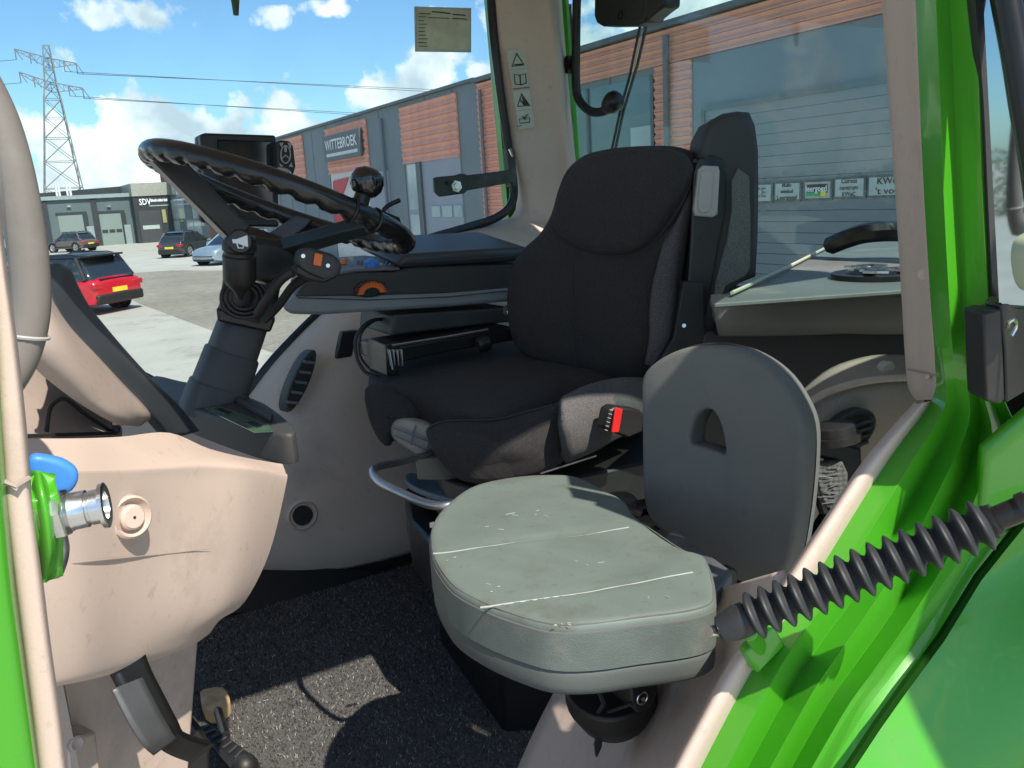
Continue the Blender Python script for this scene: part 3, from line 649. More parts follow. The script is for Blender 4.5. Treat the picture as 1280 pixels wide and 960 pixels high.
# right wall: ledge under the glass, bulging side panel
def rw(px, py, Y): return oY(px, py, Y)
rows = [
 [(150, 500, 2.30), (215, 508, 2.30), (262, 520, 2.30), (300, 508, 2.30), (345, 455, 2.30), (398, 400, 2.30), (450, 355, 2.31), (512, 313, 2.31), (575, 293, 2.31), (640, 280, 2.31), (700, 268, 2.31)],
 [(150, 520, 2.26), (215, 528, 2.25), (262, 545, 2.24), (306, 528, 2.22), (356, 468, 2.20), (412, 412, 2.19), (465, 372, 2.18), (528, 330, 2.17), (590, 318, 2.15), (655, 315, 2.14), (715, 310, 2.14)],
 [(150, 560, 2.24), (215, 570, 2.22), (265, 580, 2.20), (318, 565, 2.17), (372, 510, 2.14), (425, 458, 2.12), (478, 420, 2.12), (540, 400, 2.12), (600, 395, 2.12), (660, 390, 2.12), (720, 385, 2.12)],
 [(150, 620, 2.24), (215, 630, 2.22), (270, 635, 2.20), (330, 622, 2.16), (388, 590, 2.13), (440, 560, 2.12), (490, 540, 2.12), (550, 520, 2.12), (610, 500, 2.12), (670, 490, 2.12), (730, 480, 2.12)],
 [(150, 690, 2.24), (215, 695, 2.23), (270, 698, 2.21), (330, 695, 2.18), (390, 685, 2.16), (445, 672, 2.15), (500, 655, 2.14), (560, 635, 2.14), (620, 610, 2.14), (680, 590, 2.14), (740, 570, 2.14)],
 [(150, 705, 2.25), (215, 706, 2.25), (270, 707, 2.24), (330, 709, 2.21), (392, 710, 2.19), (452, 700, 2.18), (515, 684, 2.17), (575, 662, 2.16), (640, 640, 2.16), (700, 620, 2.16), (760, 600, 2.16)]]
sp_ = part('side_panel', cab, beigeG, grid([[rw(*q) for q in r] for r in rows], 4), solid=.02, angle=80, soff=1)
a = [rw(*q) for q in rows[0]]; b = [p+V((0, .06, 0)) for p in a]; c = [V((p.x, 2.36, FZ)) for p in a]
part('outer_skin', cab, green, grid([a, b, c], 1, False))
part('floor_kerb', cab, black, prism([oY(270, 700, 2.2), oY(392, 712, 2.2), oY(540, 680, 2.2), oY(760, 610, 2.2), oY(770, 680, 2.14), oY(540, 720, 2.12), oY(300, 770, 2.12), oY(230, 770, 2.12)], (0, .05, 0)), bevel=.008)
part('side_panel_seam', sp_, beigeD, tube(spl([rw(430, 548, 2.117), rw(380, 600, 2.13), rw(345, 640, 2.155)], 4, False), .002, 4))
# vent, switch, socket, screw on the side panel
vc = rw(369, 474, 2.115); vo = [vc+V((.055*math.cos(t)*.62+.045*math.sin(t)*.0, -.012, 0))+V((math.cos(t)*.03+math.sin(t)*.034, 0, math.sin(t)*.066+math.cos(t)*.02)) for t in [i*math.pi/12 for i in range(24)]]
vo = [vc+V((.022*math.cos(t)+.042*math.sin(t), -.02, .075*math.sin(t)-.006*math.cos(t))) for t in [i*math.pi/12 for i in range(24)]]
f = part('air_vent', cab, charcoal, pad(vo, (.1, -1, .1), .05, .004))
vi = [vc+(p-vc-V((0, -.02, 0)))*.84+V((0, -.046, 0)) for p in vo]
part('vent_recess', f, blackP, prism(vi, (0, -.002, 0)))
part('vent_slat', f, greyP, *[obox(vc+V((.034*s_-.0, -.05, .06*s_)), V((.014, 0, -.004)), V((0, .004, 0)), V((0, 0, .0035))) for s_ in (-.8, -.4, 0, .4, .8)], label='row of vent louvres')
q = rw(432, 430, 2.11); part('blank_switch', cab, black, obox(q, V((.022, 0, .0)), V((0, .012, 0)), V((.012, 0, .034))), bevel=.003)
q = rw(377, 643, 2.125)
f = part('socket', cab, beigeG, lathe(q+V((0, .02, 0)), q-V((0, .012, 0)), [(0, .045), (.8, .044), (1, .038), (.8, .031)], 24)); part('socket_hole', f, blackP, cyl(q, q-V((0, .014, 0)), .027))
q = rw(410, 682, 2.15); part('screw', cab, beigeD, lathe(q+V((0, .01, 0)), q-V((0, .012, 0)), [(0, .014), (.8, .014), (1, .01), (.7, .006)], 14))
# right rear pillar
rows = []
for y, xs in ((-60, (602, 612, 640, 668, 686, 692, 700)), (0, (611, 617, 645, 672, 689, 695, 703)), (90, (621, 630, 655, 682, 699, 704, 710)), (180, (634, 643, 668, 693, 709, 714, 718)), (235, (644, 654, 680, 703, 716, 722, 724)), (270, (640, 658, 690, 712, 722, 728, 730)), (300, (590, 650, 695, 716, 728, 734, 736)), (340, (590, 650, 700, 720, 735, 740, 742))):
    rows.append([oY(x, y+dy, Y) for x, Y, dy in zip(xs, (2.31, 2.26, 2.24, 2.22, 2.20, 2.24, 2.32), (0, 0, 0, 0, 0, 0, 0))])
pr_ = part('rear_pillar', cab, beigeG, grid(rows, 4), angle=80)
part('pillar_back', cab, green, tube([oY(697, -80, 2.33), oY(722, 300, 2.33)], .022, 8), label='green outer strip of the right rear pillar')
part('pillar_back', cab, green, prism([oY(605, -70, 2.36), oY(705, -70, 2.36), oY(735, 320, 2.36), oY(640, 320, 2.36)], (0, .03, 0)), label='green outside face of the right rear pillar')
# window frit (black glazing seal)
fr = [oY(x, y, 2.295) for x, y in ((602, -90), (607, 0), (612, 60), (621, 130), (630, 190), (636, 235), (632, 257), (613, 273), (573, 286), (511, 306), (447, 346), (393, 392), (340, 446), (303, 492), (275, 512), (238, 500), (180, 470), (120, 440), (60, 420), (-30, 410))]
fr = spl(fr, 4, False)
part('glazing_seal', cab, blackS, tube([p-V((0, .03, 0)) for p in fr], .0135, 8), label='black seal round the right side window')
po = [p+V((0, .012, 0)) for p in fr]+[V((-.70, 2.307, 2.2)), V((-.66, 2.307, 3.13))]
part('side_glass', cab, cabglass, prism(po, (0, .005, 0)), smooth=False, label='large right side window')
# rear window: glass, frame and fittings
XG = 1.655
part('rear_glass', cab, rearglass, box((XG, .5, 2.26), (XG+.005, 2.36, 3.12)), smooth=False, label='tinted rear window')
e = lambda x, y: oX(x, y, XG-.01)
part('window_frame', cab, blackS, tube(spl([V((XG, 2.35, 3.12)), V((XG, 2.35, 2.8)), V((XG, 2.34, 2.5)), V((XG, 2.32, 2.29)), V((XG, 2.1, 2.26)), V((XG, .6, 2.26))], 5, False), .017, 8))
part('quarter_shade_panel', cab, green, box((1.0, .455, 1.9), (1.62, .475, 2.76)), bevel=.004)  # added out of view to shade the inner wheel arch
part('quarter_glass', cab, rearglass, box((1.0, .465, 2.765), (1.62, .47, 3.12)), smooth=False, label='left rear quarter window')
# left B pillar: beige inner face
rows = []
for y, a, b in ((-80, 1098, 1141), (0, 1104, 1147), (120, 1112, 1152), (250, 1121, 1158), (380, 1129, 1166), (450, 1133, 1171), (485, 1137, 1173), (500, 1146, 1168)):
    rows.append([oY(a-1, y, .60), oY(a, y, .565), oY((a+b)/2, y, .53), oY(b-1, y, .496), oY(b, y, .50)])
part('door_pillar', cab, beige, grid(rows, 3), angle=50, label='beige trim of the left rear door pillar')
for x, y, r in ((1155, 343, .0065), (1160, 470, .003)):
    q = oY(x, y, .512); part('trim_plug', cab, beige, lathe(q+V((.004, .001, 0)), q-V((.0032, .001, 0)), [(0, r), (.8, r), (1, r*.8), (.86, r*.2)], 18))
part('trim_joint', cab, beigeD, tube([oY(1133, 462, .560), oY(1172, 470, .494)], .0009, 5))
# beige seal strip running down along the sill
sr = [((1146, 505), (1168, 500)), ((1086, 572), (1110, 577)), ((1034, 648), (1064, 650)), ((983, 725), (1019, 723)), ((938, 795), (975, 785)), ((905, 845), (940, 840)), ((872, 905), (908, 900)), ((843, 960), (877, 960)), ((810, 1030), (845, 1030))]
part('door_seal', cab, beige, grid([[oY(a[0]-2, a[1]-3, .53), oY(*a, .502), oY((a[0]+b[0])/2, (a[1]+b[1])/2, .493), oY(*b, .50)] for a, b in sr], 3), angle=70, label='beige door seal strip along the green sill')
# green frame + sill
rows = [
 [(1141, -80), (1154, -80), (1164, -80), (1180, -80), (1192, -80), (1200, -80), (1209, -80), (1217, -80)],
 [(1147, 0), (1160, 0), (1170, 0), (1187, 0), (1198, 0), (1206, 0), (1214, 0), (1222, 0)],
 [(1152, 120), (1165, 120), (1175, 120), (1192, 120), (1203, 120), (1211, 120), (1218, 120), (1226, 120)],
 [(1158, 250), (1170, 250), (1180, 250), (1197, 250), (1207, 250), (1215, 250), (1222, 250), (1230, 250)],
 [(1166, 380), (1177, 380), (1187, 382), (1203, 384), (1213, 386), (1221, 388), (1229, 390), (1238, 392)],
 [(1171, 450), (1181, 455), (1192, 460), (1207, 466), (1218, 472), (1227, 478), (1238, 484), (1252, 490)],
 [(1167, 500), (1180, 510), (1194, 520), (1210, 530), (1226, 541), (1240, 552), (1258, 562), (1285, 575)],
 [(1110, 577), (1131, 590), (1152, 602), (1172, 615), (1193, 628), (1212, 640), (1232, 652), (1258, 668)],
 [(1064, 650), (1088, 662), (1112, 675), (1134, 688), (1156, 700), (1176, 712), (1196, 724), (1218, 738)],
 [(1019, 723), (1044, 734), (1068, 745), (1090, 757), (1113, 769), (1133, 780), (1152, 791), (1170, 803)],
 [(975, 785), (1000, 795), (1024, 806), (1048, 817), (1071, 828), (1092, 838), (1110, 848), (1128, 858)],
 [(940, 840), (966, 849), (990, 858), (1014, 868), (1036, 878), (1057, 887), (1075, 896), (1093, 905)],
 [(877, 960), (905, 964), (930, 968), (956, 972), (980, 977), (1002, 982), (1022, 987), (1040, 992)],
 [(840, 1040), (870, 1040), (895, 1040), (922, 1040), (948, 1040), (970, 1040), (990, 1040), (1010, 1040)]]
YS = (.490, .474, .460, .4615, .454, .4485, .443, .437)
YS2 = (.500, .478, .488, .460, .470, .440, .452, .440)
vs_rows = []
for i, r in enumerate(rows):
    k = min(1, max(0, (i-4)/3)); ys = [a*(1-k)+b*k for a, b in zip(YS, YS2)]
    vs_rows.append([oY(x, y, yy) for (x, y), yy in zip(r, ys)])
part('door_sill', cab, green, grid(vs_rows, 6, across=False), angle=40, solid=.004, soff=0, bevel=.0035, seg=4, label='ribbed green door frame and sill')
# fender face beyond the groove
rows = [[(1228, 560, .43), (1300, 500, .40), (1400, 430, .36)], [(1205, 720, .46), (1290, 660, .43), (1400, 600, .38)], [(1120, 845, .46), (1230, 830, .42), (1400, 800, .34)], [(1050, 955, .46), (1180, 960, .41), (1400, 980, .32)], [(990, 1050, .46), (1120, 1060, .41), (1400, 1080, .31)]]
part('rear_fender', cab, green, grid([[oY(*q) for q in r] for r in rows], 5), solid=.01, soff=0, angle=80, label='broad green rear fender face')
part('fender_gap', cab, mat('dark_green_gap', (.006, .035, .003), .9, spec=.05), tube([oY(1300, 625, .425), oY(1262, 672, .432), oY(1222, 722, .436), oY(1176, 797, .434), oY(1132, 856, .432), oY(1095, 908, .431), oY(1044, 985, .430)], .0045, 6), label='dark gap between sill and fender')
# lower inner sill (beige) beside the mat
def pz(px, py, z): return oZ(px, py, z)
rows = [[(760, 800, 1.66), (840, 765, 1.85), (905, 738, 1.98), (985, 715, 2.05)],
        [(715, 835, 1.60), (812, 795, 1.80), (895, 765, 1.92), (972, 745, 2.02)],
        [(688, 880, 1.60), (790, 850, 1.74), (880, 815, 1.84), (960, 775, 1.90)],
        [(668, 920, 1.58), (770, 905, 1.70), (850, 880, 1.80), (920, 850, 1.88)],
        [(650, 960, 1.56), (745, 960, 1.68), (810, 955, 1.78), (868, 945, 1.86)],
        [(625, 1020, 1.54), (710, 1020, 1.66), (780, 1020, 1.76), (835, 1020, 1.84)]]
R_ = []
for r in rows:
    Q = []
    for i, (x, y, z) in enumerate(r):
        Yv = (1.02, .86, .68, .54)[i]
        Q.append(oY(x, y, Yv))
    R_.append(Q)
isill = part('inner_sill', cab, beige, grid(R_, 4), angle=80, solid=.01, soff=0, label='beige moulded inner sill under the fold down seat')
q0 = oY(748, 930, .80)
part('sill_slot', isill, blackP, prism([oY(*c, .775) for c in ((745, 918), (751, 918), (750, 932), (744, 945), (742, 930))], (0, -.004, .0)), label='dark slot in the inner sill')
# left A pillar strip (beige), green outer frame
rows = []
for y, a, b in ((-60, -48, -22), (100, -40, -12), (300, -18, 4), (420, -8, 20), (519, -2, 31), (597, 4, 38), (606, 3, 38), (700, 14, 50), (800, 27, 62), (900, 40, 76), (960, 47, 83), (1040, 56, 94)):
    rows.append([oY(a, y, .46), oY(a+5, y, .452), oY((a+b)/2+2, y, .450), oY(b-3, y, .453), oY(b, y, .475), oY(b+1, y, .52)])
part('front_door_pillar', cab, beige, grid(rows, 3), angle=60, label='beige trim of the left front door pillar')
part('trim_joint', cab, beigeD, tube([oY(3, 601, .449), oY(20, 608, .446), oY(37, 597, .451)], .0012, 5))
part('front_pillar', cab, green, grid([[oY(-90, y, .44), oY(b-18, y, .436), oY(b, y, .448), oY(b+3, y, .465)] for y, b in ((-60, -46), (300, -14), (519, 0), (700, 14), (800, 26), (960, 47), (1050, 58))], 3), angle=60, label='green outer face of the left front pillar')
# green bracket and hydraulic coupling
rows = [[oY(x, y, Y) for x, y, Y in r] for r in (
 [(34, 590, .50), (46, 588, .478), (56, 592, .485), (62, 600, .51)], [(34, 615, .49), (48, 612, .465), (62, 618, .47), (70, 625, .50)],
 [(38, 650, .49), (52, 650, .462), (67, 655, .465), (76, 662, .50)], [(42, 690, .49), (56, 692, .466), (68, 695, .47), (75, 692, .50)], [(48, 722, .50), (54, 728, .48), (60, 727, .485), (66, 718, .51)])]
brk = thing('hose_coupling', 'chrome threaded hose coupling on a green bracket at the front door pillar', 'coupling', tuple(oY(60, 660, .49)))
part('bracket', brk, green, grid(rows, 4), solid=.01, soff=-1, angle=80)
A_ = oY(52, 646, .478); B_ = oY(134, 631, .470); ax = (B_-A_)
part('nut', brk, chrome, lathe(A_+ax*.02, A_+ax*.12, [(0, .0112), (.1, .0119), (.9, .0119), (1, .0112)], 20), lathe(A_+ax*.13, A_+ax*.20, [(0, .0104), (.1, .0112), (.9, .0112), (1, .0104)], 20), lathe(A_+ax*.20, A_+ax*.38, [(0, .0126), (.12, .0137), (.88, .0137), (1, .0126)], 6), smooth=True, angle=30)
part('sleeve', brk, chrome, lathe(A_+ax*.36, B_, [(0, .0083), (.05, .0090), (.3, .0090), (.32, .0085), (.60, .0085), (.62, .0092), (.86, .0092), (.88, .0119), (.98, .0121), (1, .0112), (.98, .0072), (.8, .0065)], 28), lathe(A_+ax*.42, A_+ax*.97, [(0, .0099), (.06, .0104), (.12, .0099), (.5, .0098), (.52, .0092)], 28))
part('pipe', brk, steel, tube(spl([oY(68, 668, .485), oY(72, 690, .487), oY(66, 712, .50)], 4, False), .006, 10))
rg = [oY(x, y, .515) for x, y in ((36, 572), (44, 567), (55, 568), (66, 570), (78, 573), (90, 580), (97, 588), (97, 600), (90, 612), (80, 616), (66, 618), (50, 615), (40, 605), (35, 588))]
solo('protective_cap', 'bright blue plastic cap behind the chrome coupling', 'cap', bluep, pad(spl(rg, 2), (0, -1, .1), .012, .004))
# grab handle tube on the A pillar
hp = [oY(x, y, .60) for x, y in ((-70, 40), (-38, 78), (-8, 135), (12, 195), (26, 258), (36, 325), (38, 385), (28, 435), (8, 474), (-22, 508))]
gh = solo('grab_handle', 'worn greige curved grab handle at the left front pillar', 'handle', tubeM, tube(spl(hp, 5, False), [.0098+.0016*min(1, i/12) for i in range(len(spl(hp, 5, False)))], 16))
q = oY(33, 420, .60); part('joint_ring', gh, lightG, tube([q+V((math.cos(t)*.0120, math.sin(t)*.0120, -.003*math.cos(t))) for t in [i*math.pi/12 for i in range(24)]], .0013, 6, closed=True))
# ---- stickers, latch, window sheet
def pillar_pt(x, y): return oY(x, y, 2.205)
st = thing('warning_sticker', 'column of four warning pictograms on the beige rear pillar', 'sticker', tuple(pillar_pt(650, 110)))
def quad(cs, f, off=0): return prism([f(*c) for c in cs], (0, -.0015-off, 0))
cells = [((633, 63), (655, 61), (658, 85), (637, 87)), ((637, 88), (658, 86), (662, 110), (641, 112)), ((641, 114), (661, 112), (665, 136), (645, 138)), ((645, 139), (665, 137), (668, 159), (648, 162))]
stm = mat('sticker_paper', (.50, .52, .44), .5)
for c in cells: part('pictogram', st, stm, quad(c, pillar_pt), smooth=False)
def ln(f, pts, r=.0017, closed=False): return tube([f(*p) for p in pts], r, 4, closed=closed)
pf = lambda x, y: oY(x, y, 2.202)
part('pictogram_lines', st, blackP, ln(pf, [(646, 67), (655, 81), (640, 83)], .002, True), ln(pf, [(643, 81), (653, 80)]), label='warning triangle')
part('pictogram_lines', st, blackP, ln(pf, [(643, 93), (650, 94), (657, 92), (658, 104), (651, 106), (644, 105)], .0015, True), ln(pf, [(650, 94), (651, 106)]), ln(pf, [(641, 111), (662, 109)], .0012), label='open book')
part('pictogram_lines', st, blackP, ln(pf, [(652, 117), (662, 132), (647, 133)], .002, True), prism([pf(*q) for q in ((652, 120), (661, 131), (655, 132), (654, 126))], (0, -.001, 0)), ln(pf, [(650, 124), (655, 131)]), label='warning triangle with a falling figure')
part('pictogram_lines', st, blackP, ln(pf, [(649, 149), (662, 147), (662, 153), (650, 154)], .0012, True), ln(pf, [(653, 145), (657, 150)]), ln(pf, [(660, 143), (656, 147)]), ln(pf, [(646, 158), (652, 157)], .0012), label='small control symbol')
sh = thing('window_document', 'printed grey green paper sheet stuck inside the side window', 'paper', tuple(oY(554, 38, 2.29)))
fd = lambda x, y: oY(x, y, 2.298)
part('sheet', sh, mat('white_border', (.42, .50, .50), .6), prism([fd(*q) for q in ((518, 8), (589, 10), (589, 65.5), (519, 64.5))], (0, .002, 0)), smooth=False)
part('print', sh, mat('olive_print', (.55, .57, .44), .7, var=.2, vs=14, dirt=(.33, .38, .26, .6), dsc=8), prism([fd(*q)-V((0, .002, 0)) for q in ((521, 10.5), (587, 12), (587, 63), (521, 62.5))], (0, .001, 0)), smooth=False)
tl_ = [ln(lambda x, y: oY(x, y, 2.293), [(523, 21+i*4.6), (523+random.uniform(6, 13), 21+i*4.6)], .0011) for i in range(9)]
tl_ += [ln(lambda x, y: oY(x, y, 2.293), [(540, 14.5), (548, 15), (556, 16), (563, 17)], .0018), ln(lambda x, y: oY(x, y, 2.293), [(524, 17), (538, 17.4)], .0013), ln(lambda x, y: oY(x, y, 2.293), [(566, 18), (582, 19)], .0016), ln(lambda x, y: oY(x, y, 2.293), [(566, 23), (584, 24)], .0013), ln(lambda x, y: oY(x, y, 2.293), [(536, 22), (562, 23)], .001)]
part('print_lines', sh, blackP, *tl_, label='rows of tiny illegible print')
wp = thing('windscreen_wiper', 'tip of a dirty wiper blade hanging at the top of the glass', 'wiper', tuple(oY(295, 5, 2.33)))
part('blade', wp, mat('mossy_rubber', (.06, .09, .05), .8, var=.3, vs=30), tube([oY(293, -60, 2.335), oY(294, 0, 2.335), oY(295, 19, 2.335)], [.012, .011, .007], 8))
lt = thing('window_latch', 'dark metal window latch arm with a bolt reaching over the side window', 'latch', tuple(oY(600, 225, 2.18)))
lf = lambda x, y: oY(x, y, 2.16)
dm = mat('dark_worn_metal', (.05, .055, .05), .38, metal=.5, var=.3, vs=25, dirt=(.13, .13, .11, .5), dsc=14)
part('arm', lt, dm, prism([lf(*q) for q in ((543, 222), (548, 221), (570, 219), (575, 217), (580, 217), (585, 219), (640, 212), (642, 228), (585, 238), (580, 242), (550, 246), (544, 240))], (0, .014, 0)), bevel=.003)
part('pivot_plate', lt, dm, prism([lf(*q) for q in ((634, 184), (641, 183), (644, 190), (647, 225), (646, 233), (640, 234), (637, 215))], (0, .03, 0)), bevel=.004)
q = lf(570, 233); part('bolt', lt, chrome, lathe(q, q-V((0, .012, 0)), [(0, .017), (.4, .017), (.42, .011), (1, .011)], 6), angle=20)
q = lf(560, 228); part('pin', lt, blackS, cyl(q, q-V((0, .006, 0)), .006, 12)); 
part('keeper', lt, chrome, tube([lf(636, 186)-V((0, .004, 0)), lf(640, 196)-V((0, .004, 0))], .004, 6))
# rear window handle and wiper motor
h = thing('rear_window_handle', 'black tubular handle bracket of the rear window', 'handle', tuple(oX(730, 80, 1.60)))
hf = lambda x, y: oX(x, y, 1.60)
part('tube', h, black, tube(spl([hf(724, -60), hf(721, 0), hf(720, 60), hf(720, 105), hf(724, 125), hf(738, 139), hf(755, 139), hf(766, 130)], 5, False), .0135, 12))
part('grip', h, blackS, tube(spl([hf(757, 137), hf(766, 128), hf(774, 122)], 4, False), [.014, .02, .026, .029, .031, .031, .028, .02, .012], 14))
part('hinge', h, blackS, cyl(hf(702, 80), hf(718, 80), .018, 12), cyl(hf(712, 70), hf(712, 92), .014, 10))
wm_ = thing('rear_wiper', 'black rear wiper motor housing with its wiper arm hanging down the rear glass', 'wiper', tuple(hf(785, 10)))
part('motor_housing', wm_, black, prism([hf(*q) for q in ((743, -70), (742, 20), (745, 29), (752, 33), (796, 32), (806, 27), (809, 15), (810, -70))], (.07, 0, 0)), prism([hf(*q) for q in ((806, 27), (820, 15), (830, 8), (832, -70), (808, -70))], (.06, 0, 0)), bevel=.008)
part('housing_screw', wm_, blackS, tube([hf(775, 19)+V((-.002, .010*math.cos(t), .012*math.sin(t))) for t in [i*math.pi/8 for i in range(16)]], .0018, 5, closed=True))
part('wiper_arm', wm_, blackS, tube([oX(801, 28, 1.66), oX(787, 95, 1.67), oX(776, 135, 1.67), oX(765, 186, 1.67)], .0045, 6), tube([oX(809, 28, 1.67), oX(797, 80, 1.675), oX(779, 140, 1.675), oX(769, 188, 1.675)], .005, 6))
part('wiper_link', wm_, steel, tube([oX(803, 38, 1.658), oX(793, 85, 1.664)], .002, 5))
# rear fender top (outside, behind the rear glass) with haze painted on, and inner shelf
dz = 2.36
deckm = mat('hazed_fender_paint', (.145, .155, .148), .45, var=.12, vs=5, dirt=(.34, .33, .28, .6), dsc=4)  # grey carries the haze and reflection that pale the green fender
dk_ = thing('fender_top', 'rear fender top painted in its hazy grey, with a black rail and dark round cap', 'deck', (1.7, 1.0, dz))
dp = [oZ(x, y, dz) for x, y in ((893, 379), (905, 372), (1000, 326), (1052, 300), (1125, 292), (1290, 300), (1290, 372), (1130, 362))]
part('panel', dk_, deckm, prism(dp, (0, 0, -.008)), bevel=.002)
part('edge_strip', dk_, mat('cream_strip', (.5, .5, .38), .5), tube([p+V((0, 0, .008)) for p in (oZ(915, 372, dz), oZ(980, 341, dz), oZ(1052, 303, dz))], .0035, 6))
part('rail', dk_, blackS, tube(spl([oZ(1040, 306, dz+.03), oZ(1062, 297, dz+.05), oZ(1085, 291, dz+.06), oZ(1130, 289, dz+.06), oZ(1240, 290, dz+.06)], 4, False), .022, 8))
cc = oZ(1095, 347, dz)
part('cap', dk_, blackS, *[lathe(cc+V((0, 0, .0)), cc+V((0, 0, .016)), [(0, .078), (.6, .078), (.7, .07), (.4, .06), (.9, .05), (1, .025)], 30)])
part('cap_debris', dk_, chrome, *[obox(cc+V((random.uniform(-.055, .055), random.uniform(-.055, .055), .017)), V((random.uniform(-.02, .02), .008, 0)), V((.003, -.01, 0)), V((0, 0, .002))) for i in range(14)], label='wet glinting scraps on the black cap', smooth=False)
shf = thing('rear_console', 'dark grey console lip below the rear window behind the driver seat', 'console', (1.3, 1.0, 2.2))
cs = oP; on_, nn_ = (1.12, 1.12, 2.3), V((-.80, -.60, 0))
def cp(x, y): return oP(x, y, (1.12, 1.11, 2.3), (-.42, -.9, 0))
rows = [[cp(x, y+0) + V((.0, .0, 0)) for x, y in ((888, 374), (940, 372), (1000, 369), (1056, 366), (1100, 364), (1150, 361))],
        [cp(x, y)-V((.008, .014, 0)) for x, y in ((889, 381), (940, 379), (1000, 376), (1056, 372), (1100, 370), (1150, 368))],
        [cp(x, y)-V((.008, .016, 0)) for x, y in ((891, 400), (940, 400), (1000, 399), (1056, 398), (1100, 398), (1150, 397))],
        [cp(x, y) for x, y in ((897, 415), (940, 415), (1000, 414), (1056, 412), (1100, 413), (1150, 412))]]
cons = mat('brown_grey_plastic', (.25, .225, .19), .5, bump=.2, bs=400, dirt=(.2, .18, .15, .4))
part('lip', shf, cons, grid(rows, 4), solid=.02, angle=70, soff=0)
part('lip_joint', shf, charcoal, tube([cp(1068, 365)-V((.006, .012, 0)), cp(1058, 385)-V((.012, .022, 0)), cp(1058, 413)-V((.004, .008, 0))], .004, 6), label='dark joint with a worn pale edge')
part('lip_joint', shf, lightG, tube([cp(1074, 366)-V((.006, .014, 0)), cp(1061, 378)-V((.012, .023, 0)), cp(1057, 396)-V((.010, .020, 0))], .0022, 6), label='worn pale edge of the joint')
q = cp(916, 395)-V((.011, .019, 0)); part('screw', shf, blackS, cyl(q+V((.004, .006, 0)), q, .004, 10))
part('lower_panel', shf, charcoal, prism([cp(x, y)+V((.05, .06, 0)) for x, y in ((880, 424), (1160, 420), (1160, 600), (880, 600))], (.02, .05, 0)), bevel=.01)
part('panel_slot', shf, blackP, prism([cp(x, y)+V((.04, .045, 0)) for x, y in ((900, 413), (1160, 411), (1160, 426), (900, 427))], (.02, .04, 0)))
# beige wheel arch inside with air vent
def wa(x, y, Y): return oP(x, y, (1.15, .86+(.5-Y), 2.1), (-.30, -.95, 0))
rows = [[wa(x, y, .46) for x, y in ((985, 520), (1005, 495), (1040, 466), (1080, 452), (1110, 449), (1150, 450))],
        [wa(x, y, .50) for x, y in ((985, 535), (1008, 507), (1042, 484), (1080, 472), (1112, 468), (1150, 470))],
        [wa(x, y, .53) for x, y in ((995, 560), (1012, 527), (1045, 503), (1080, 490), (1110, 486), (1150, 490))],
        [wa(x, y, .53) for x, y in ((995, 600), (1018, 570), (1048, 548), (1078, 535), (1105, 530), (1150, 530))],
        [wa(x, y, .52) for x, y in ((995, 680), (1018, 640), (1046, 610), (1075, 590), (1105, 570), (1150, 560))]]
part('wheel_arch', cab, beigeD, grid(rows, 4), angle=80, solid=.01, soff=1, label='greige inner wheel arch with air vent')  # arch shade is put in as a darker plastic colour
part('arch_trim', cab, beige, tube(spl([wa(x, y, .54) for x, y in ((1005, 508), (1030, 492), (1065, 480), (1100, 474), (1136, 472))], 3, False), [.006]*13, 8), label='raised band over the wheel arch, its sunlight put in as paler beige')  # lighter beige than the arch stands in for sunlight on the band
q = wa(1108, 463, .50); part('trim_plug', cab, beigeG, lathe(q+V((0, .006, 0)), q-V((.002, .006, 0)), [(0, .016), (.8, .016), (1, .013)], 18))
vc = wa(1058, 540, .555)
vo = [vc+V((.040*math.cos(t)+.012*math.sin(t), -.016*math.cos(t), .036*math.sin(t)+.006*math.cos(t)))*1.0 for t in [i*math.pi/12 for i in range(24)]]
f = part('air_vent', cab, charcoal, pad(vo, (-.35, -.95, .1), .025, .004), label='round air vent in the wheel arch')
vi = [vc+(p-vc)*.78+V((-.004, -.0135, 0)) for p in vo]; part('vent_recess', f, blackP, prism(vi, (-.0006, -.002, 0)))
part('vent_slat', f, charcoal, *[obox(vc+V((.006*s_-.006, -.018, .019*s_)), V((.027, -.01, .006)), V((0, .002, 0)), V((0, 0, .0022))) for s_ in (-1, -.4, .2, .8)])
# retractor with webbing
rt = thing('belt_retractor', 'black seat belt retractor with frayed grey webbing behind the fold down seat', 'belt', tuple(wa(1045, 590, .6)))
rp = lambda x, y: oP(x, y, (1.0, .72, 2.1), (-.4, -.9, .1))
part('cap', rt, black, lathe(rp(1044, 552), rp(1041, 530), [(0, .036), (.4, .036), (.42, .031), (.9, .030), (1, .026)], 22))
part('bracket', rt, black, prism([rp(*q) for q in ((1016, 556), (1040, 550), (1078, 558), (1080, 600), (1068, 636), (1050, 640), (1052, 580), (1020, 572))], (.02, .05, 0)), bevel=.006)
part('webbing', rt, cloth('grey_webbing', (.09, .095, .09), 900, dirt=(.2, .19, .17, .5)), prism([rp(*q)-V((.004, .008, 0)) for q in ((1012, 578), (1050, 574), (1057, 590), (1056, 612), (1036, 634), (1028, 632))], (.006, .012, 0)), bevel=.003)
part('webbing_thread', rt, greyP, *[tube(spl([rp(1016+random.uniform(0, 30), y+random.uniform(-2, 2))-V((.006, .011, 0)) for k in range(3)], 3, False), .0007, 4) for y in [582+i*3.5 for i in range(13)]], label='loose frayed threads')
part('roller', rt, blackS, tube([rp(1016, 600), rp(1030, 640)], .007, 8), cyl(rp(1034, 640), rp(1036, 648), .007, 10))
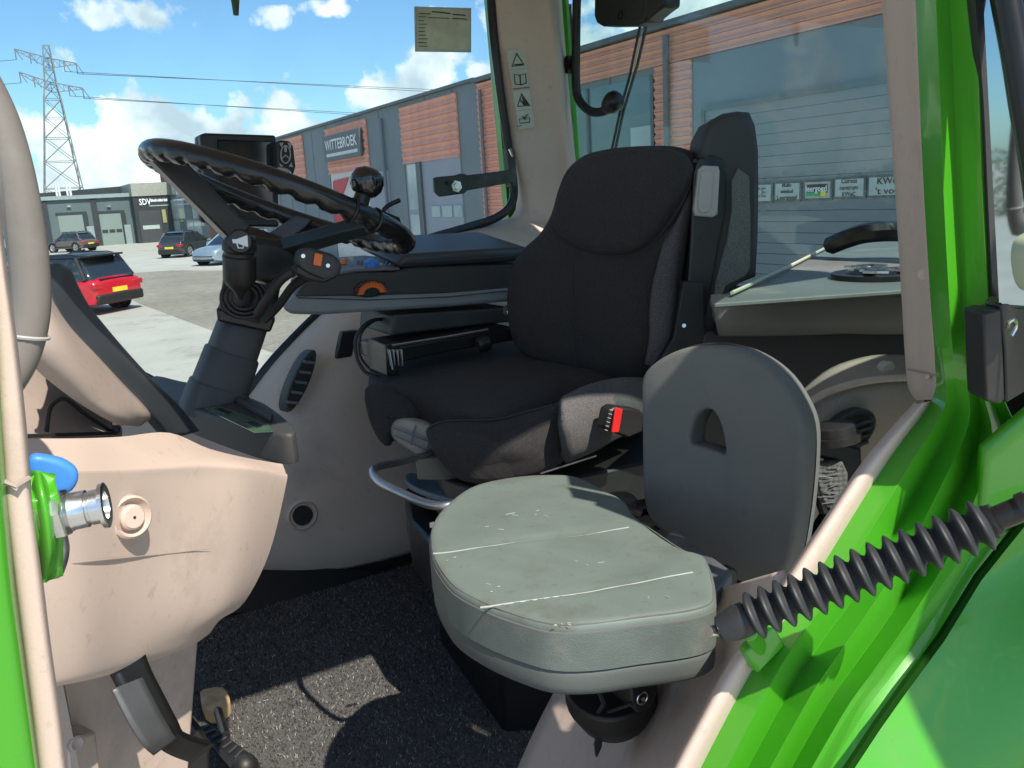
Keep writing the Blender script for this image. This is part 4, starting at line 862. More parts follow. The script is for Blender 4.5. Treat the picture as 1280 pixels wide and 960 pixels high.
# open door at the right edge
dr = thing('cab_door', 'opened glass cab door with black frame at the right edge', 'door', tuple(oY(1250, 480, .36)))
D = lambda x, y, Y=.40: oY(x, y, Y)
part('rubber_seal', dr, charcoal, grid([[D(a, y, .45), D((a+b)/2, y, .435), D(b, y, .44)] for y, a, b in ((-60, 1208, 1222), (0, 1212, 1227), (120, 1222, 1237), (250, 1228, 1243), (378, 1234, 1249))], 3), solid=.004, label='grey rubber door seal')
part('hinge_block', dr, black, prism([D(*q) for q in ((1229, 390), (1252, 385), (1257, 500), (1250, 506), (1233, 502))], (.02, .03, 0)), bevel=.003)
ga = [D(1227, -60, .42), D(1237, 120, .42), D(1249, 378, .42)]
gl = [V((ga[0].x+.0, .42, ga[0].z)), V((ga[2].x, .42, ga[2].z)), V((ga[2].x+.03, -.35, ga[2].z)), V((ga[0].x+.03, -.35, ga[0].z))]
def DR(x, y): return oP(x, y, (ga[1].x+.004, .42, 2.5), (-1, -.14, 0))
mirr = bpy.data.materials.new('door_glass'); mirr.use_nodes = True
b_ = mirr.node_tree.nodes['Principled BSDF']; b_.inputs['Base Color'].default_value = (.55, .62, .66, 1); b_.inputs['Metallic'].default_value = 1; b_.inputs['Roughness'].default_value = .03
g1, g2 = DR(1226, -60), DR(1249, 380)
part('glass', dr, mirr, prism([g1, V((g1.x+.09, -.36, g1.z)), V((g2.x+.09, -.36, g2.z)), g2], (.004, 0, 0)), smooth=False, label='door glass seen at a steep angle, mirroring sky and hedge')
part('frame_tube', dr, blackS, tube(spl([DR(x, y)-V((.004, .0, 0)) for x, y in ((1242, -90), (1257, 0), (1270, 70), (1281, 140), (1292, 200), (1306, 300))], 4, False), .009, 10), tube(spl([DR(x, y)-V((.02, .0, 0)) for x, y in ((1262, -90), (1277, 0), (1289, 70), (1300, 140), (1314, 220))], 4, False), .010, 10))
part('frame_gleam', dr, steel, tube(spl([DR(x, y)-V((.014, .0, 0)) for x, y in ((1252, -90), (1267, 0), (1281, 80), (1292, 160))], 4, False), .0012, 6), label='bright strip on the door frame')
part('lower_frame', dr, blackS, prism([D(*q, .40) for q in ((1250, 380), (1258, 372), (1268, 382), (1300, 384), (1300, 480), (1258, 505), (1256, 440))], (.01, .02, 0)), bevel=.003)
part('door_panel', dr, black, prism([V((.856, .28, 2.72)), V((.80, -.02, 2.66)), V((.785, -.36, 2.80)), V((.785, -.36, 3.12)), V((.856, .28, 3.12))], (.10, 0, 0)), bevel=.002, label='unseen black slab added to the open door to shade the fender')  # unseen slab, sized to throw a shadow on the green fender
part('lock_stud', dr, chrome, tube(spl([D(1259, 410, .385), D(1262, 402, .38), D(1268, 400, .38), D(1270, 408, .385), D(1264, 420, .385)], 4, False), .0016, 6))
sm_ = thing('door_mirror', 'pale green rounded mirror shell cut by the right edge', 'mirror', tuple(D(1285, 330, .37)))
part('shell', sm_, mat('pale_green_plastic', (.38, .43, .30), .4), pad(spl([D(*q, .36) for q in ((1282, 325), (1284, 306), (1290, 296), (1304, 290), (1324, 302), (1326, 342), (1314, 364), (1296, 366), (1286, 352))], 3), (-.2, -1, 0), .03, .008))
# strut with bellows
bs_ = thing('door_strut', 'black ribbed rubber bellows over the door strut crossing the green sill', 'strut', tuple(oY(930, 780, .45)))
P0 = oY(897, 789, .47); P1 = oY(935, 772, .455); P2 = oY(1238, 652, .33); P3 = oY(1310, 622, .30)
ax = P2-P1; n_ = 15; prof = []
for i in range(n_):
    for t, r in ((0, .56), (.14, .66), (.30, .90), (.40, 1), (.50, 1.0), (.62, .90), (.84, .62)): prof.append(((i+t)/n_, .0200*r*(1-.16*math.sin(math.pi*min(1, (i+t)/n_))*0)))
prof.append((1, .0135))
part('bellows', bs_, rubber, lathe(P1, P2, prof, 32), angle=60)
part('rod_end', bs_, rubber, lathe(P0, P1, [(0, .006), (.1, .0115), (.45, .0135), (.75, .0145), (1, .014)], 20))
part('ball_stud', bs_, chrome, cyl(P0-V((.01, 0, -.003)), P0+V((.003, 0, 0)), .005, 10))
part('rod', bs_, blackS, tube([P2, P3], .0095, 12), lathe(P2, P2.lerp(P3, .12), [(0, .013), (1, .0125)], 16), lathe(P2.lerp(P3, .55), P2.lerp(P3, .7), [(0, .0115), (1, .0115)], 16))
part('bracket', bs_, green, tube(spl([oY(946, 822, .50), oY(944, 800, .485), oY(936, 790, .47)], 4, False), [.010, .0095, .009, .009, .0085, .008, .008, .0075, .007], 12), obox(oY(952, 808, .49), V((.018, 0, .008)), V((0, .006, 0)), V((-.008, 0, .014))), bevel=.003)
# ================================================================== things in the cab
# carpet mat
matm = mat('speckled_carpet', (.072, .069, .066), .95, var=.8, vs=500, bump=1.0, bs=420, dirt=(.30, .29, .28, .8), dsc=420)
fm = thing('floor_mat', 'black flecked carpet mat covering the cab floor', 'mat', (.6, 1.4, FZ))
mo = [(-.55, .62), (.62, .62), (.66, .95), (.92, 1.05), (1.5, 1.05), (1.5, 2.12), (-.55, 2.12)]
part('mat_base', fm, matm, prism([V((x, y, FZ)) for x, y in mo], (0, 0, .008)))
vs = []; fs = []; vs2 = []; fs2 = []
for i in range(40000):
    x, y = random.uniform(.0, 1.1), random.uniform(1.0, 2.12)
    if random.random() < .3: V_, F_, s_ = vs2, fs2, .7
    else: V_, F_, s_ = vs, fs, 1
    c = V((x, y, FZ+.008)); a = random.uniform(0, 6.28); d = V((math.cos(a), math.sin(a), 0))*.0016*s_; u = V((random.gauss(0, .003), random.gauss(0, .003), random.uniform(.003, .008)))
    k = len(V_); V_ += [c-d, c+d, c+u]; F_.append([k, k+1, k+2])
part('pile', fm, mat('carpet_fibre_dark', (.045, .044, .042), .9, var=.5, vs=90), (vs, fs), smooth=False, kind='stuff')
part('light_pile', fm, mat('carpet_fibre_light', (.27, .26, .24), .8, var=.6, vs=90), (vs2, fs2), smooth=False, kind='stuff')
vs = []; fs = []
for i in range(34):
    c = V((random.uniform(.15, .95), random.uniform(1.35, 2.1), FZ+.017)); a = random.uniform(0, 6.28); l = random.uniform(.002, .011)
    g = tube([c, c+V((math.cos(a)*l, math.sin(a)*l, .001))], random.uniform(.0004, .0008), 4); k = len(vs); vs += g[0]; fs += [[q+k for q in f] for f in g[1]]
solo('straw_bits', 'pale straw bits scattered over the black carpet mat', 'debris', mat('straw', (.55, .5, .38), .8), (vs, fs), kind='stuff')
# ---------------- dashboard
dash = thing('dashboard', 'beige moulded dashboard body with dark grey top pad and steering column base', 'dashboard', tuple(oY(200, 700, .95)))
rows = [
 [(8, 548, .80), (90, 548, .86), (150, 546, .96), (212, 541, 1.12), (262, 561, 1.20), (312, 573, 1.26), (353, 580, 1.34)],
 [(14, 584, .68), (90, 584, .74), (150, 582, .84), (205, 578, .94), (258, 576, 1.03), (316, 582, 1.12), (357, 591, 1.27)],
 [(20, 600, .665), (92, 600, .725), (150, 600, .82), (205, 600, .92), (258, 600, 1.01), (315, 602, 1.10), (358, 604, 1.23)],
 [(34, 690, .665), (98, 691, .725), (152, 690, .82), (207, 690, .92), (256, 688, 1.00), (302, 690, 1.09), (337, 690, 1.21)],
 [(48, 772, .665), (102, 772, .725), (152, 768, .82), (202, 764, .91), (246, 760, .99), (282, 756, 1.07), (306, 752, 1.18)],
 [(60, 842, .675), (104, 836, .735), (145, 826, .83), (186, 814, .91), (222, 802, .985), (252, 788, 1.05), (275, 775, 1.15)],
 [(66, 858, .70), (106, 850, .77), (146, 840, .87), (186, 827, .95), (220, 815, 1.02), (246, 803, 1.09), (262, 792, 1.18)],
 [(70, 856, .80), (110, 849, .88), (150, 838, .97), (186, 826, 1.06), (220, 813, 1.13), (245, 801, 1.20), (258, 792, 1.28)]]
R_ = [[oY(x, y, .70+(Y_-.665)*.55) for x, y, Y_ in r] for r in rows]
body = part('body', dash, beige, grid(R_, 5), angle=85)
bk = [V((-.55, p.y, p.z)) for p in [r[0] for r in R_]]
part('body_back', dash, beigeD, box((-.5, .86, 1.9), (-.02, 1.5, 2.12)), label='hidden front bulk of the dashboard')
q1 = [(73, 706), (110, 702), (160, 697), (210, 692), (262, 686)]
Yl = [.70+(v-.665)*.55 for v in (.705, .742, .832, .928, 1.006)]
part('moulding_line', body, beigeD, tube(spl([oY(x, y, Y_-.0015) for (x, y), Y_ in zip(q1, Yl)], 5, False), [.0011]*10+[.001, .001, .0009, .0009, .0008, .0007, .0006, .0005, .0004, .0003, .0002], 6))
q = oY(162, 646, .790); qn = V((.42, -.90, .1)).normalized()
f = part('plug_recess', body, beige, lathe(q-qn*.004, q+qn*.006, [(0, .020), (.8, .0195), (1, .0175), (.6, .0155), (.3, .013)], 28))
part('plug', f, beige, lathe(q, q+qn*.008, [(0, .0115), (.7, .0115), (1, .0095)], 24)); part('plug_hole', f, blackP, cyl(q+qn*.0075, q+qn*.0085, .0014, 8))
# lower post
part('lower_post', dash, beige, prism([oY(*c) for c in ((78, 830, .92), (250, 790, 1.06), (243, 880, 1.05), (234, 1010, 1.04), (90, 1010, .90))], (-.12, .25, 0)), bevel=.006)
pq = [oY(*c) for c in ((85, 926, .86), (120, 914, .90), (130, 1010, .89), (90, 1010, .85))]
part('post_cover', dash, beige, prism([p+V((0, 0, 0)) for p in pq], (-.02, .04, 0)), bevel=.003)
q = oY(95, 929, .862); part('screw', dash, beigeD, lathe(q-qn*.002, q+qn*.003, [(0, .0085), (.8, .008), (1, .006), (.5, .002)], 16))
# top pad of the dashboard (dark grey) round the column
tp = [(184, 488), (196, 481), (226, 488), (260, 494), (300, 504), (330, 516), (352, 532), (368, 548), (370, 556), (352, 558), (318, 550), (280, 538), (245, 526), (215, 514), (196, 505), (186, 496)]
tz = 2.235
top_ = [oZ(x, y, tz) for x, y in tp]
top_ = spl(top_, 3)
part('top_pad', dash, charcoal, pad([p-V((0, 0, .004)) for p in top_], (0, 0, 1), .044, .007), label='dark grey top pad round the steering column')
part('indicator_strip', dash, mat('green_film', (.06, .11, .07), .25, coat=.5, var=.4, vs=30), prism([oZ(x, y, tz+.0185) for x, y in ((255, 511), (275, 508), (335, 530), (342, 540), (318, 541))], (0, 0, .001)), smooth=False)
part('indicator', dash, blackS, prism([oZ(x, y, tz+.0195) for x, y in ((268, 512), (276, 510), (290, 516), (283, 518))], (0, 0, .001)), prism([oZ(x, y, tz+.0195) for x, y in ((308, 529), (317, 527), (328, 533), (321, 535))], (0, 0, .001)), smooth=False)
part('display_rib', dash, charcoal, prism([oZ(x, y, tz+.018) for x, y in ((298, 501), (342, 525), (339, 529), (296, 505))], (0, 0, .010)), bevel=.002)
# instrument hood: dark sloping spine and greige flank
hd0 = thing('instrument_hood', 'sloping instrument hood with dark grey spine and greige flank at the front of the cab', 'hood', tuple(oY(120, 450, 1.0)))
rows = [[(58, 334, .98), (70, 332, 1.0), (82, 337, 1.03)], [(58, 372, .93), (80, 375, .97), (102, 378, 1.04)], [(82, 410, .93), (106, 410, .98), (128, 412, 1.06)], [(118, 448, .94), (140, 446, .99), (161, 450, 1.08)],
        [(150, 482, .96), (172, 480, 1.02), (193, 484, 1.11)], [(182, 515, .98), (200, 512, 1.06), (222, 512, 1.14)], [(205, 545, 1.04), (225, 545, 1.10), (245, 540, 1.18)]]
part('spine', hd0, mat('sky_tinted_plastic', (.040, .046, .052), .42, bump=.2, bs=500), grid([[oY(*q) for q in r] for r in rows], 5), solid=.01, soff=0, angle=80)  # the sky's reflection on the spine is put into this bluish colour
rows = [[(40, 372, .88), (50, 372, .89), (59, 374, .925)], [(40, 402, .86), (58, 392, .87), (84, 412, .925)], [(36, 432, .85), (75, 425, .86), (120, 450, .935)], [(40, 448, .86), (95, 462, .865), (152, 484, .955)],
        [(60, 468, .88), (115, 495, .88), (183, 517, .975)], [(95, 495, .90), (138, 518, .90), (178, 525, .98)], [(118, 510, .93), (150, 527, .93), (172, 529, .985)]]
part('flank', hd0, beigeD, grid([[oY(*q) for q in r] for r in rows], 5), solid=.008, soff=0, angle=80)  # darker taupe paints in the shade on the flank
rows = [[(-10, 410, .99), (40, 430, 1.0), (75, 445, 1.02)], [(-10, 470, .97), (50, 475, 1.0), (120, 500, 1.04)], [(-10, 520, .93), (70, 522, .98), (150, 530, 1.06)], [(-5, 552, .85), (80, 550, .92), (152, 548, 1.0)]]
part('recess', hd0, beigeD, grid([[oY(*q) for q in r] for r in rows], 4), solid=.01, soff=1)
part('recess_line', hd0, blackP, tube(spl([oY(*q) for q in ((58, 540, .93), (62, 512, .955), (72, 501, .965), (84, 500, .97), (110, 520, .98), (142, 541, 1.0))], 4, False), .0022, 5), tube([oY(28, 545, .88), oY(85, 543, .93), (oY(146, 541, .995))], .002, 5), tube([oY(143, 526, 1.0), oY(146, 541, .995)], .004, 5))
q = oY(96, 486, .878); part('rivet', hd0, beigeD, cyl(q+V((0, .004, 0)), q-V((0, .002, 0)), .003, 10))
# ---------------- steering column and wheel
WC = V((.395, 1.37, 2.555)); be = math.radians(24)
wt = V((math.cos(be), 0, -math.sin(be))); wn = V((math.sin(be), 0, math.cos(be))); wy = V((0, 1, 0))
col_ = thing('steering_column', 'black telescopic steering column with horn knob and grey switch lever', 'steering column', tuple(oY(268, 500, 1.37)))
cb = oY(266, 508, 1.37); ct = oY(308, 392, 1.37); cd = (ct-cb).normalized(); L0 = (ct-cb).length
def colseg(t0, t1, w_, d_, taper=.95):
    a, b = cb+cd*L0*t0, cb+cd*L0*t1; ux = cd.cross(wy).normalized()
    def r(c, s): return [c+ux*(w_*s*math.copysign(abs(math.cos(t))**.6, math.cos(t)))+wy*(d_*s*math.copysign(abs(math.sin(t))**.6, math.sin(t))) for t in [i*math.pi/14 for i in range(28)]]
    R0, R1, R2 = r(a, 1), r(b-cd*.003, taper), r(b, taper*.95)
    v = R0+R1+R2; n = 28
    return v, [[i*n+j, i*n+(j+1) % n, (i+1)*n+(j+1) % n, (i+1)*n+j] for i in (0, 1) for j in range(n)]+[list(range(n)), list(range(2*n, 3*n))]
part('sleeve', col_, charcoal, colseg(-.12, .22, .048, .052), label='bottom sleeve')
part('sleeve', col_, charcoal, colseg(.1, .58, .043, .047), label='middle sleeve')
part('sleeve', col_, charcoal, colseg(.5, 1.05, .0375, .042), label='upper sleeve')
hf_ = lambda x, y, Y=1.32: oY(x, y, Y)
part('housing', col_, blackS, prism([hf_(*q) for q in ((272, 392), (278, 350), (283, 330), (300, 318), (345, 330), (352, 352), (346, 385), (334, 415), (318, 412), (273, 400))], (.030, .11, 0)), bevel=.010, seg=3)
part('collar', col_, blackS, prism([hf_(*q) for q in ((270, 385), (345, 398), (338, 416), (318, 412), (272, 402))], (.032, .12, 0)), bevel=.004)
part('boot_ring', col_, black, *[tube([hf_(305, 372, 1.315-.004*k)+V((math.cos(t)*r, 0, math.sin(t)*r*.9)) for t in [i*math.pi/12 for i in range(24)]], .003, 6, closed=True) for k, r in enumerate((.034, .027, .020))], label='ribbed rubber rings of the lever boot')
kA, kB = hf_(300, 374, 1.26), hf_(299, 298, 1.24)
part('horn_knob', col_, black, lathe(kA, kB, [(0, .004), (.06, .006), (.14, .010), (.24, .0185), (.34, .0235), (.72, .0235), (.74, .021), (.79, .021), (.82, .0240), (.93, .0240), (.98, .022), (1, .019)], 32))
part('horn_ring', col_, blackS, tube([kB+V((.019*math.cos(t), .019*math.sin(t), .0)) for t in [i*math.pi/12 for i in range(24)]], .003, 6, closed=True))
# horn symbol on the knob's side facing the door
ks = lambda x, y: oY(x, y, 1.208)
part('horn_disc', col_, blackS, lathe(oY(300, 302, 1.24), oY(300, 302, 1.2095), [(0, .0175), (.9, .0175), (1, .015)], 24))
part('horn_symbol', col_, whiteP, prism([ks(*q) for q in ((290, 299), (295, 299), (309, 294), (310, 309), (296, 304), (291, 304))], (0, -.001, 0)), tube([ks(296, 304), ks(298, 310), ks(304, 310), ks(304, 306)], .0011, 5), smooth=False)
f = part('horn_cap', col_, black, sphere(kB+V((0, 0, -.004)), .023, n=20, squash=.5))
part('lever_arm', col_, black, tube(spl([hf_(322, 392, 1.28), hf_(335, 372, 1.26), hf_(352, 348, 1.24), hf_(380, 332, 1.22)], 5, False), [.008]*16, 10), tube(spl([hf_(330, 400, 1.30), hf_(348, 382, 1.28), hf_(366, 358, 1.25), hf_(385, 345, 1.22)], 5, False), .007, 8))
gl_ = [(371, 316), (382, 310), (400, 314), (416, 320), (424, 332), (420, 345), (404, 351), (388, 345), (372, 335)]
f = part('switch_lever', col_, charcoal, pad(spl([hf_(x, y, 1.20) for x, y in gl_], 3), (0, -1, .1), .03, .008))
part('orange_button', f, orange, prism([hf_(*q, 1.184) for q in ((393, 316), (403, 318), (401, 333), (391, 331))], (0, -.003, 0)), bevel=.001)
part('screw', f, chrome, *[lathe(hf_(x, y, 1.184), hf_(x, y, 1.181), [(0, .0035), (1, .003)], 10) for x, y in ((379, 320), (410, 332))])
part('lever_base', f, blackS, prism([hf_(*q, 1.186) for q in ((371, 331), (388, 341), (404, 347), (420, 341), (422, 347), (404, 354), (386, 350), (371, 342))], (0, .03, 0)), bevel=.003)
part('hub_cover', col_, blackS, prism([hf_(*q, 1.31) for q in ((292, 322), (300, 300), (318, 296), (352, 300), (372, 312), (376, 330), (350, 352), (318, 358))], (.034, .12, 0)), bevel=.012, seg=3)
part('key_ring', col_, steel, tube([hf_(312, 349, 1.28), hf_(332, 355, 1.28)], .0022, 6))
sw = thing('steering_wheel', 'black steering wheel with finger grooves and a spinner knob', 'steering wheel', tuple(WC))
RW = .205; rp_ = []; rr_ = []
for i in range(240):
    t = 2*math.pi*i/240; rp_.append(WC+wt*RW*math.cos(t)+wy*RW*math.sin(t)); rr_.append(.0165)
g = tube(rp_, rr_, 18, closed=True)
# finger grooves on the underside
vs_ = []
for k, v in enumerate(g[0]):
    i = k//18; c = rp_[i]; d = v-c; s_ = d.dot(wn)/.0165
    if s_ < -.2: v = c+d*(1-.30*(-s_)*max(0, math.sin(2*math.pi*i/240*34))**1.0)
    vs_.append(v)
part('rim', sw, mat('rim_leather', (.012, .013, .014), .22, bump=.06, bs=400, spec=.6), (vs_, g[1]), angle=80)
HB = oY(325, 318, 1.37)
def spoke(t, w1, w2, mt, hh=1.2):
    e = WC+wt*RW*math.cos(t)+wy*RW*math.sin(t); s0 = HB; d = (e-s0).normalized(); sd = d.cross(wn).normalized(); up_ = sd.cross(d)
    part('spoke', sw, mt, prism([s0-sd*w1-up_*.010*hh, s0+sd*w1-up_*.010*hh, e+sd*w2-up_*.006*hh, e-sd*w2-up_*.006*hh], up_*.017*hh), bevel=.003)
spoke(math.radians(180), .026, .022, blackS, 2.1); spoke(math.radians(-62), .020, .016, navy); spoke(math.radians(62), .020, .016, blackS)
part('hub', sw, blackS, lathe(HB-wn*.03, HB+wn*.035, [(0, .035), (.3, .052), (.8, .052), (1, .04)], 28))
kb = oY(448, 262, 1.175); kt = kb+wn*.049
part('knob_post', sw, blackS, lathe(kb-wn*.02, kt-wn*.015, [(0, .016), (.3, .0145), (.5, .0125), (1, .011)], 20))
part('spinner_knob', sw, mat('gloss_black', (.008, .008, .009), .12, coat=.6), lathe(kt-wn*.028, kt+wn*.014, [(0, .011), (.1, .018), (.3, .0235), (.55, .025), (.8, .022), (.95, .014), (1, .003)], 28))
part('knob_clamp', sw, blackS, *[tube([WC+wt*RW*math.cos(t)+wy*RW*math.sin(t)+(wn*math.cos(a)+(wt*math.cos(t)+wy*math.sin(t))*math.sin(a))*.0175 for a in [i*math.pi/8 for i in range(16)]], .0022, 5, closed=True) for t in (math.radians(-78), math.radians(-66))])
# ---------------- monitor and joystick behind the wheel
mn = thing('monitor', 'black terminal monitor standing behind the steering wheel', 'monitor', tuple(oY(295, 230, 1.9)))
mf = lambda x, y, Y=1.90: oY(x, y, Y)
part('casing', mn, black, prism([mf(*q) for q in ((250, 168), (257, 166), (345, 169), (348, 232), (349, 284), (260, 282), (256, 232))], (0, .04, 0)), prism([mf(*q, 1.93) for q in ((246, 170), (257, 167), (260, 280), (250, 276))], (0, .03, 0)), bevel=.005)
part('display', mn, screen, prism([mf(*q, 1.898) for q in ((272, 176), (338, 178), (341, 272), (277, 270))], (0, -.003, 0)), smooth=False)
part('bezel', mn, blackS, tube([mf(*q, 1.897) for q in ((271, 175), (339, 177), (342, 273), (276, 271))], .002, 5, closed=True))
part('stand', mn, blackS, prism([mf(*q, 1.93) for q in ((285, 290), (330, 290), (320, 340), (300, 340))], (0, .03, 0)), bevel=.004)
kp = thing('control_grip', 'black control grip with white key symbols beside the monitor', 'joystick', tuple(oY(358, 215, 1.85)))
part('grip', kp, black, prism([mf(*q, 1.85) for q in ((346, 178), (350, 175), (362, 176), (367, 182), (370, 208), (366, 222), (376, 232), (372, 240), (350, 226), (347, 205))], (0, .04, 0)), bevel=.006)
kpf = lambda x, y: mf(x, y, 1.846)
part('key', kp, lightG, *[prism([kpf(*q) for q in qq], (0, -.002, 0)) for qq in (((349, 179), (354, 178), (352, 184)), ((359, 178), (364, 180), (363, 186)), ((349, 204), (354, 208), (351, 212)), ((364, 203), (366, 209), (361, 208)))], smooth=False, label='white keys')
part('key_symbol', kp, lightG, tube([kpf(357+6*math.cos(t), 193+11*math.sin(t)) for t in [i*math.pi/8 for i in range(16)]], .0014, 5, closed=True), tube([kpf(357, 182), kpf(357, 190)], .003, 5), tube([kpf(351, 199), kpf(357, 194), kpf(363, 199)], .0014, 5))
part('thumb_ball', kp, chrome, sphere(mf(352, 221, 1.84), .022))
# ---------------- armrest console
ar = thing('armrest_console', 'grey right hand armrest console with padded rest and colourful switches', 'console', tuple(oY(500, 360, 1.68)))
AY = 1.70
af = lambda x, y, Y=AY: oY(x, y, Y)
part('side_body', ar, charcoal, prism([af(*q) for q in ((372, 366), (384, 352), (410, 346), (440, 340), (492, 340), (512, 334), (655, 330), (660, 362), (640, 366), (368, 372))], (.05, .2, .015)), bevel=.006)
part('side_band', ar, mat('console_grey', (.22, .235, .24), .42, bump=.15, dirt=(.3, .3, .28, .3), dsc=8), prism([af(*q, AY-.004) for q in ((352, 384), (372, 370), (440, 370), (560, 366), (648, 358), (660, 362), (650, 376), (560, 384), (460, 390), (400, 394), (362, 393))], (.04, .16, 0)), bevel=.009, seg=3, label='lighter grey lower band')
part('band_groove', ar, charcoal, tube([af(372, 372, AY-.006), af(460, 375, AY-.006), af(560, 371, AY-.006), af(648, 362, AY-.006)], .0012, 5))
part('top_plate', ar, greyP, prism([oY(*q) for q in ((388, 350, AY), (445, 340, AY), (500, 338, AY), (500, 326, 1.9), (455, 322, 1.95), (405, 326, 1.95))], (0, 0, .006)), bevel=.003)
part('arm_pad', ar, mat('navy_grey_vinyl', (.040, .043, .047), .42, bump=.2, bs=300), prism([af(*q, AY-.008) for q in ((500, 322), (512, 318), (662, 309), (662, 324), (655, 327), (510, 335), (498, 336))], (0, .24, .035)), bevel=.012, seg=4, label='padded armrest top')
part('pad_seam', ar, charcoal, tube([af(500, 330, AY-.010), af(560, 326, AY-.010), af(655, 319, AY-.010)], .001, 5))
dc = af(463, 362, AY-.004)
part('dial_well', ar, blackS, pad([dc+V((.036*math.cos(t), 0, .018*math.sin(t)+.002)) for t in [i*math.pi/12 for i in range(24)]], (0, -1, 0), .006, .002))
prof_ = []
for i in range(25):
    t = math.pi*i/24; prof_.append(dc+V((.030*math.cos(t), -.008, .023*math.sin(t)-.008)))
for i in range(24, -1, -1):
    t = math.pi*i/24; prof_.append(dc+V((.019*math.cos(t), -.008, .013*math.sin(t)-.008)))
part('orange_dial', ar, orange, prism(prof_, (0, .008, 0)), *[obox(dc+V((.0305*math.cos(t), -.006, .0235*math.sin(t)-.008)), V((.0022*math.cos(t), 0, .0022*math.sin(t))), V((0, .006, 0)), V((-.001*math.sin(t), 0, .001*math.cos(t)))) for t in [math.pi*(i+.5)/15 for i in range(15)]], smooth=False)
for k, (x, y) in enumerate(((462, 330), (468, 333), (474, 336))):
    part('switch_paddle', ar, bluep if k < 2 else lightG, obox(oY(x, y, 1.72+.02*k), V((.008, .0, .004)), V((0, .012, 0)), V((-.001, 0, .010))), bevel=.002, label='blue switch paddle' if k < 2 else 'grey switch paddle')
for k in range(5): part('lever', ar, [bluep, lightG, lightG, greyP, lightG][k], tube([oY(478+k*4, 338-k*.5, 1.73), oY(484+k*5, 327+k, 1.75)], .0022, 6))
for k, (x, y, c) in enumerate(((430, 326, orange), (440, 323, lightG), (418, 332, greyP), (450, 328, greyP), (408, 338, lightG))): part('button', ar, c, lathe(oY(x, y+4, 1.80), oY(x, y+4, 1.80)+V((0, 0, .012)), [(0, .007), (.7, .007), (1, .005)], 12))
part('hand_stick', ar, blackS, tube(spl([oY(486, 332, 1.82), oY(478, 290, 1.86), oY(480, 262, 1.88), oY(500, 250, 1.88)], 4, False), .006, 8), prism([oY(*q, 1.86) for q in ((476, 262), (500, 272), (502, 280), (486, 280), (474, 268))], (0, .02, 0)), bevel=.002)
part('lower_box', ar, charcoal, prism([af(*q, 1.70) for q in ((492, 394), (520, 392), (640, 384), (642, 402), (520, 416), (490, 420))], (0, .2, 0)), bevel=.005)
part('hinge_pin', ar, blackS, cyl(af(636, 388, 1.69), af(636, 388, 1.66), .014, 14)); part('hinge_nut', ar, chrome, cyl(af(636, 390, 1.665), af(636, 390, 1.655), .005, 6))
part('cable', ar, rubber, tube(spl([af(488, 398, 1.78), af(462, 402, 1.75), af(446, 420, 1.74), af(446, 446, 1.74), af(458, 466, 1.72), af(480, 474, 1.68)], 6, False), .0042, 8), label='black looped cable')
part('cable', ar, rubber, tube(spl([af(488, 396, 1.80), af(470, 400, 1.78), af(452, 416, 1.76), af(450, 444, 1.76), af(466, 464, 1.72), af(486, 470, 1.68)], 6, False), .003, 8), label='thin black looped cable')
part('slide_rail', ar, blackS, prism([af(*q, 1.60) for q in ((484, 436), (560, 424), (650, 410), (652, 424), (560, 440), (486, 456))], (0, .16, 0)), prism([af(*q, 1.60) for q in ((482, 430), (500, 428), (500, 470), (484, 470))], (0, .1, 0)), bevel=.003)
part('slide_edge', ar, steel, tube([af(490, 432, 1.595), af(560, 421, 1.595), af(610, 412, 1.595)], .003, 6), tube([af(487, 438, 1.595), af(491, 462, 1.595)], .002, 6), label='bright worn rail edge')
part('bellows_pleat', ar, lightG, *[prism([af(*q, 1.594) for q in ((485+5*k, 437), (488+5*k, 437), (489+5*k, 458), (487+5*k, 445))], (0, .01, 0)) for k in range(4)], smooth=False)
part('rail_knob', ar, blackS, lathe(af(596, 432, 1.58), af(612, 428, 1.58), [(0, .012), (.2, .018), (.8, .018), (1, .012)], 14))
# ---------------- driver seat
ds = thing('driver_seat', 'dark fabric driver seat with tall backrest and headrest pad', 'seat', (.8, 1.42, FZ))
co = [(462, 498, 2.13), (466, 478, 2.135), (498, 455, 2.14), (545, 436, 2.14), (600, 428, 2.14), (680, 440, 2.14), (760, 458, 2.145), (812, 475, 2.15), (800, 492, 2.13), (762, 502, 2.125), (716, 512, 2.12), (690, 524, 2.115), (650, 538, 2.11), (606, 543, 2.105), (566, 540, 2.105), (545, 535, 2.11), (522, 526, 2.115), (492, 522, 2.12), (468, 515, 2.125)]
cp3 = [oZ(x, y, 2.115) for x, y, z in co]
cush = part('cushion', ds, fabric, pad(spl(cp3, 3), (-.06, 0, 1), .125, .045, puff=.012), angle=80)
# near side panel pieces of the cushion
sidep = [[(700, 500, 1.205), (730, 484, 1.215), (770, 474, 1.235), (803, 473, 1.26)], [(702, 530, 1.175), (735, 516, 1.19), (772, 505, 1.21), (802, 502, 1.245)], [(706, 562, 1.185), (742, 548, 1.195), (765, 534, 1.215), (798, 520, 1.25)], [(704, 574, 1.21), (738, 560, 1.22), (764, 546, 1.235), (792, 535, 1.26)]]
part('side_fabric', ds, fabricL, grid([[oY(*q) for q in r] for r in sidep], 4), solid=.02, soff=0, angle=80, label='lighter grey side panel of the cushion')
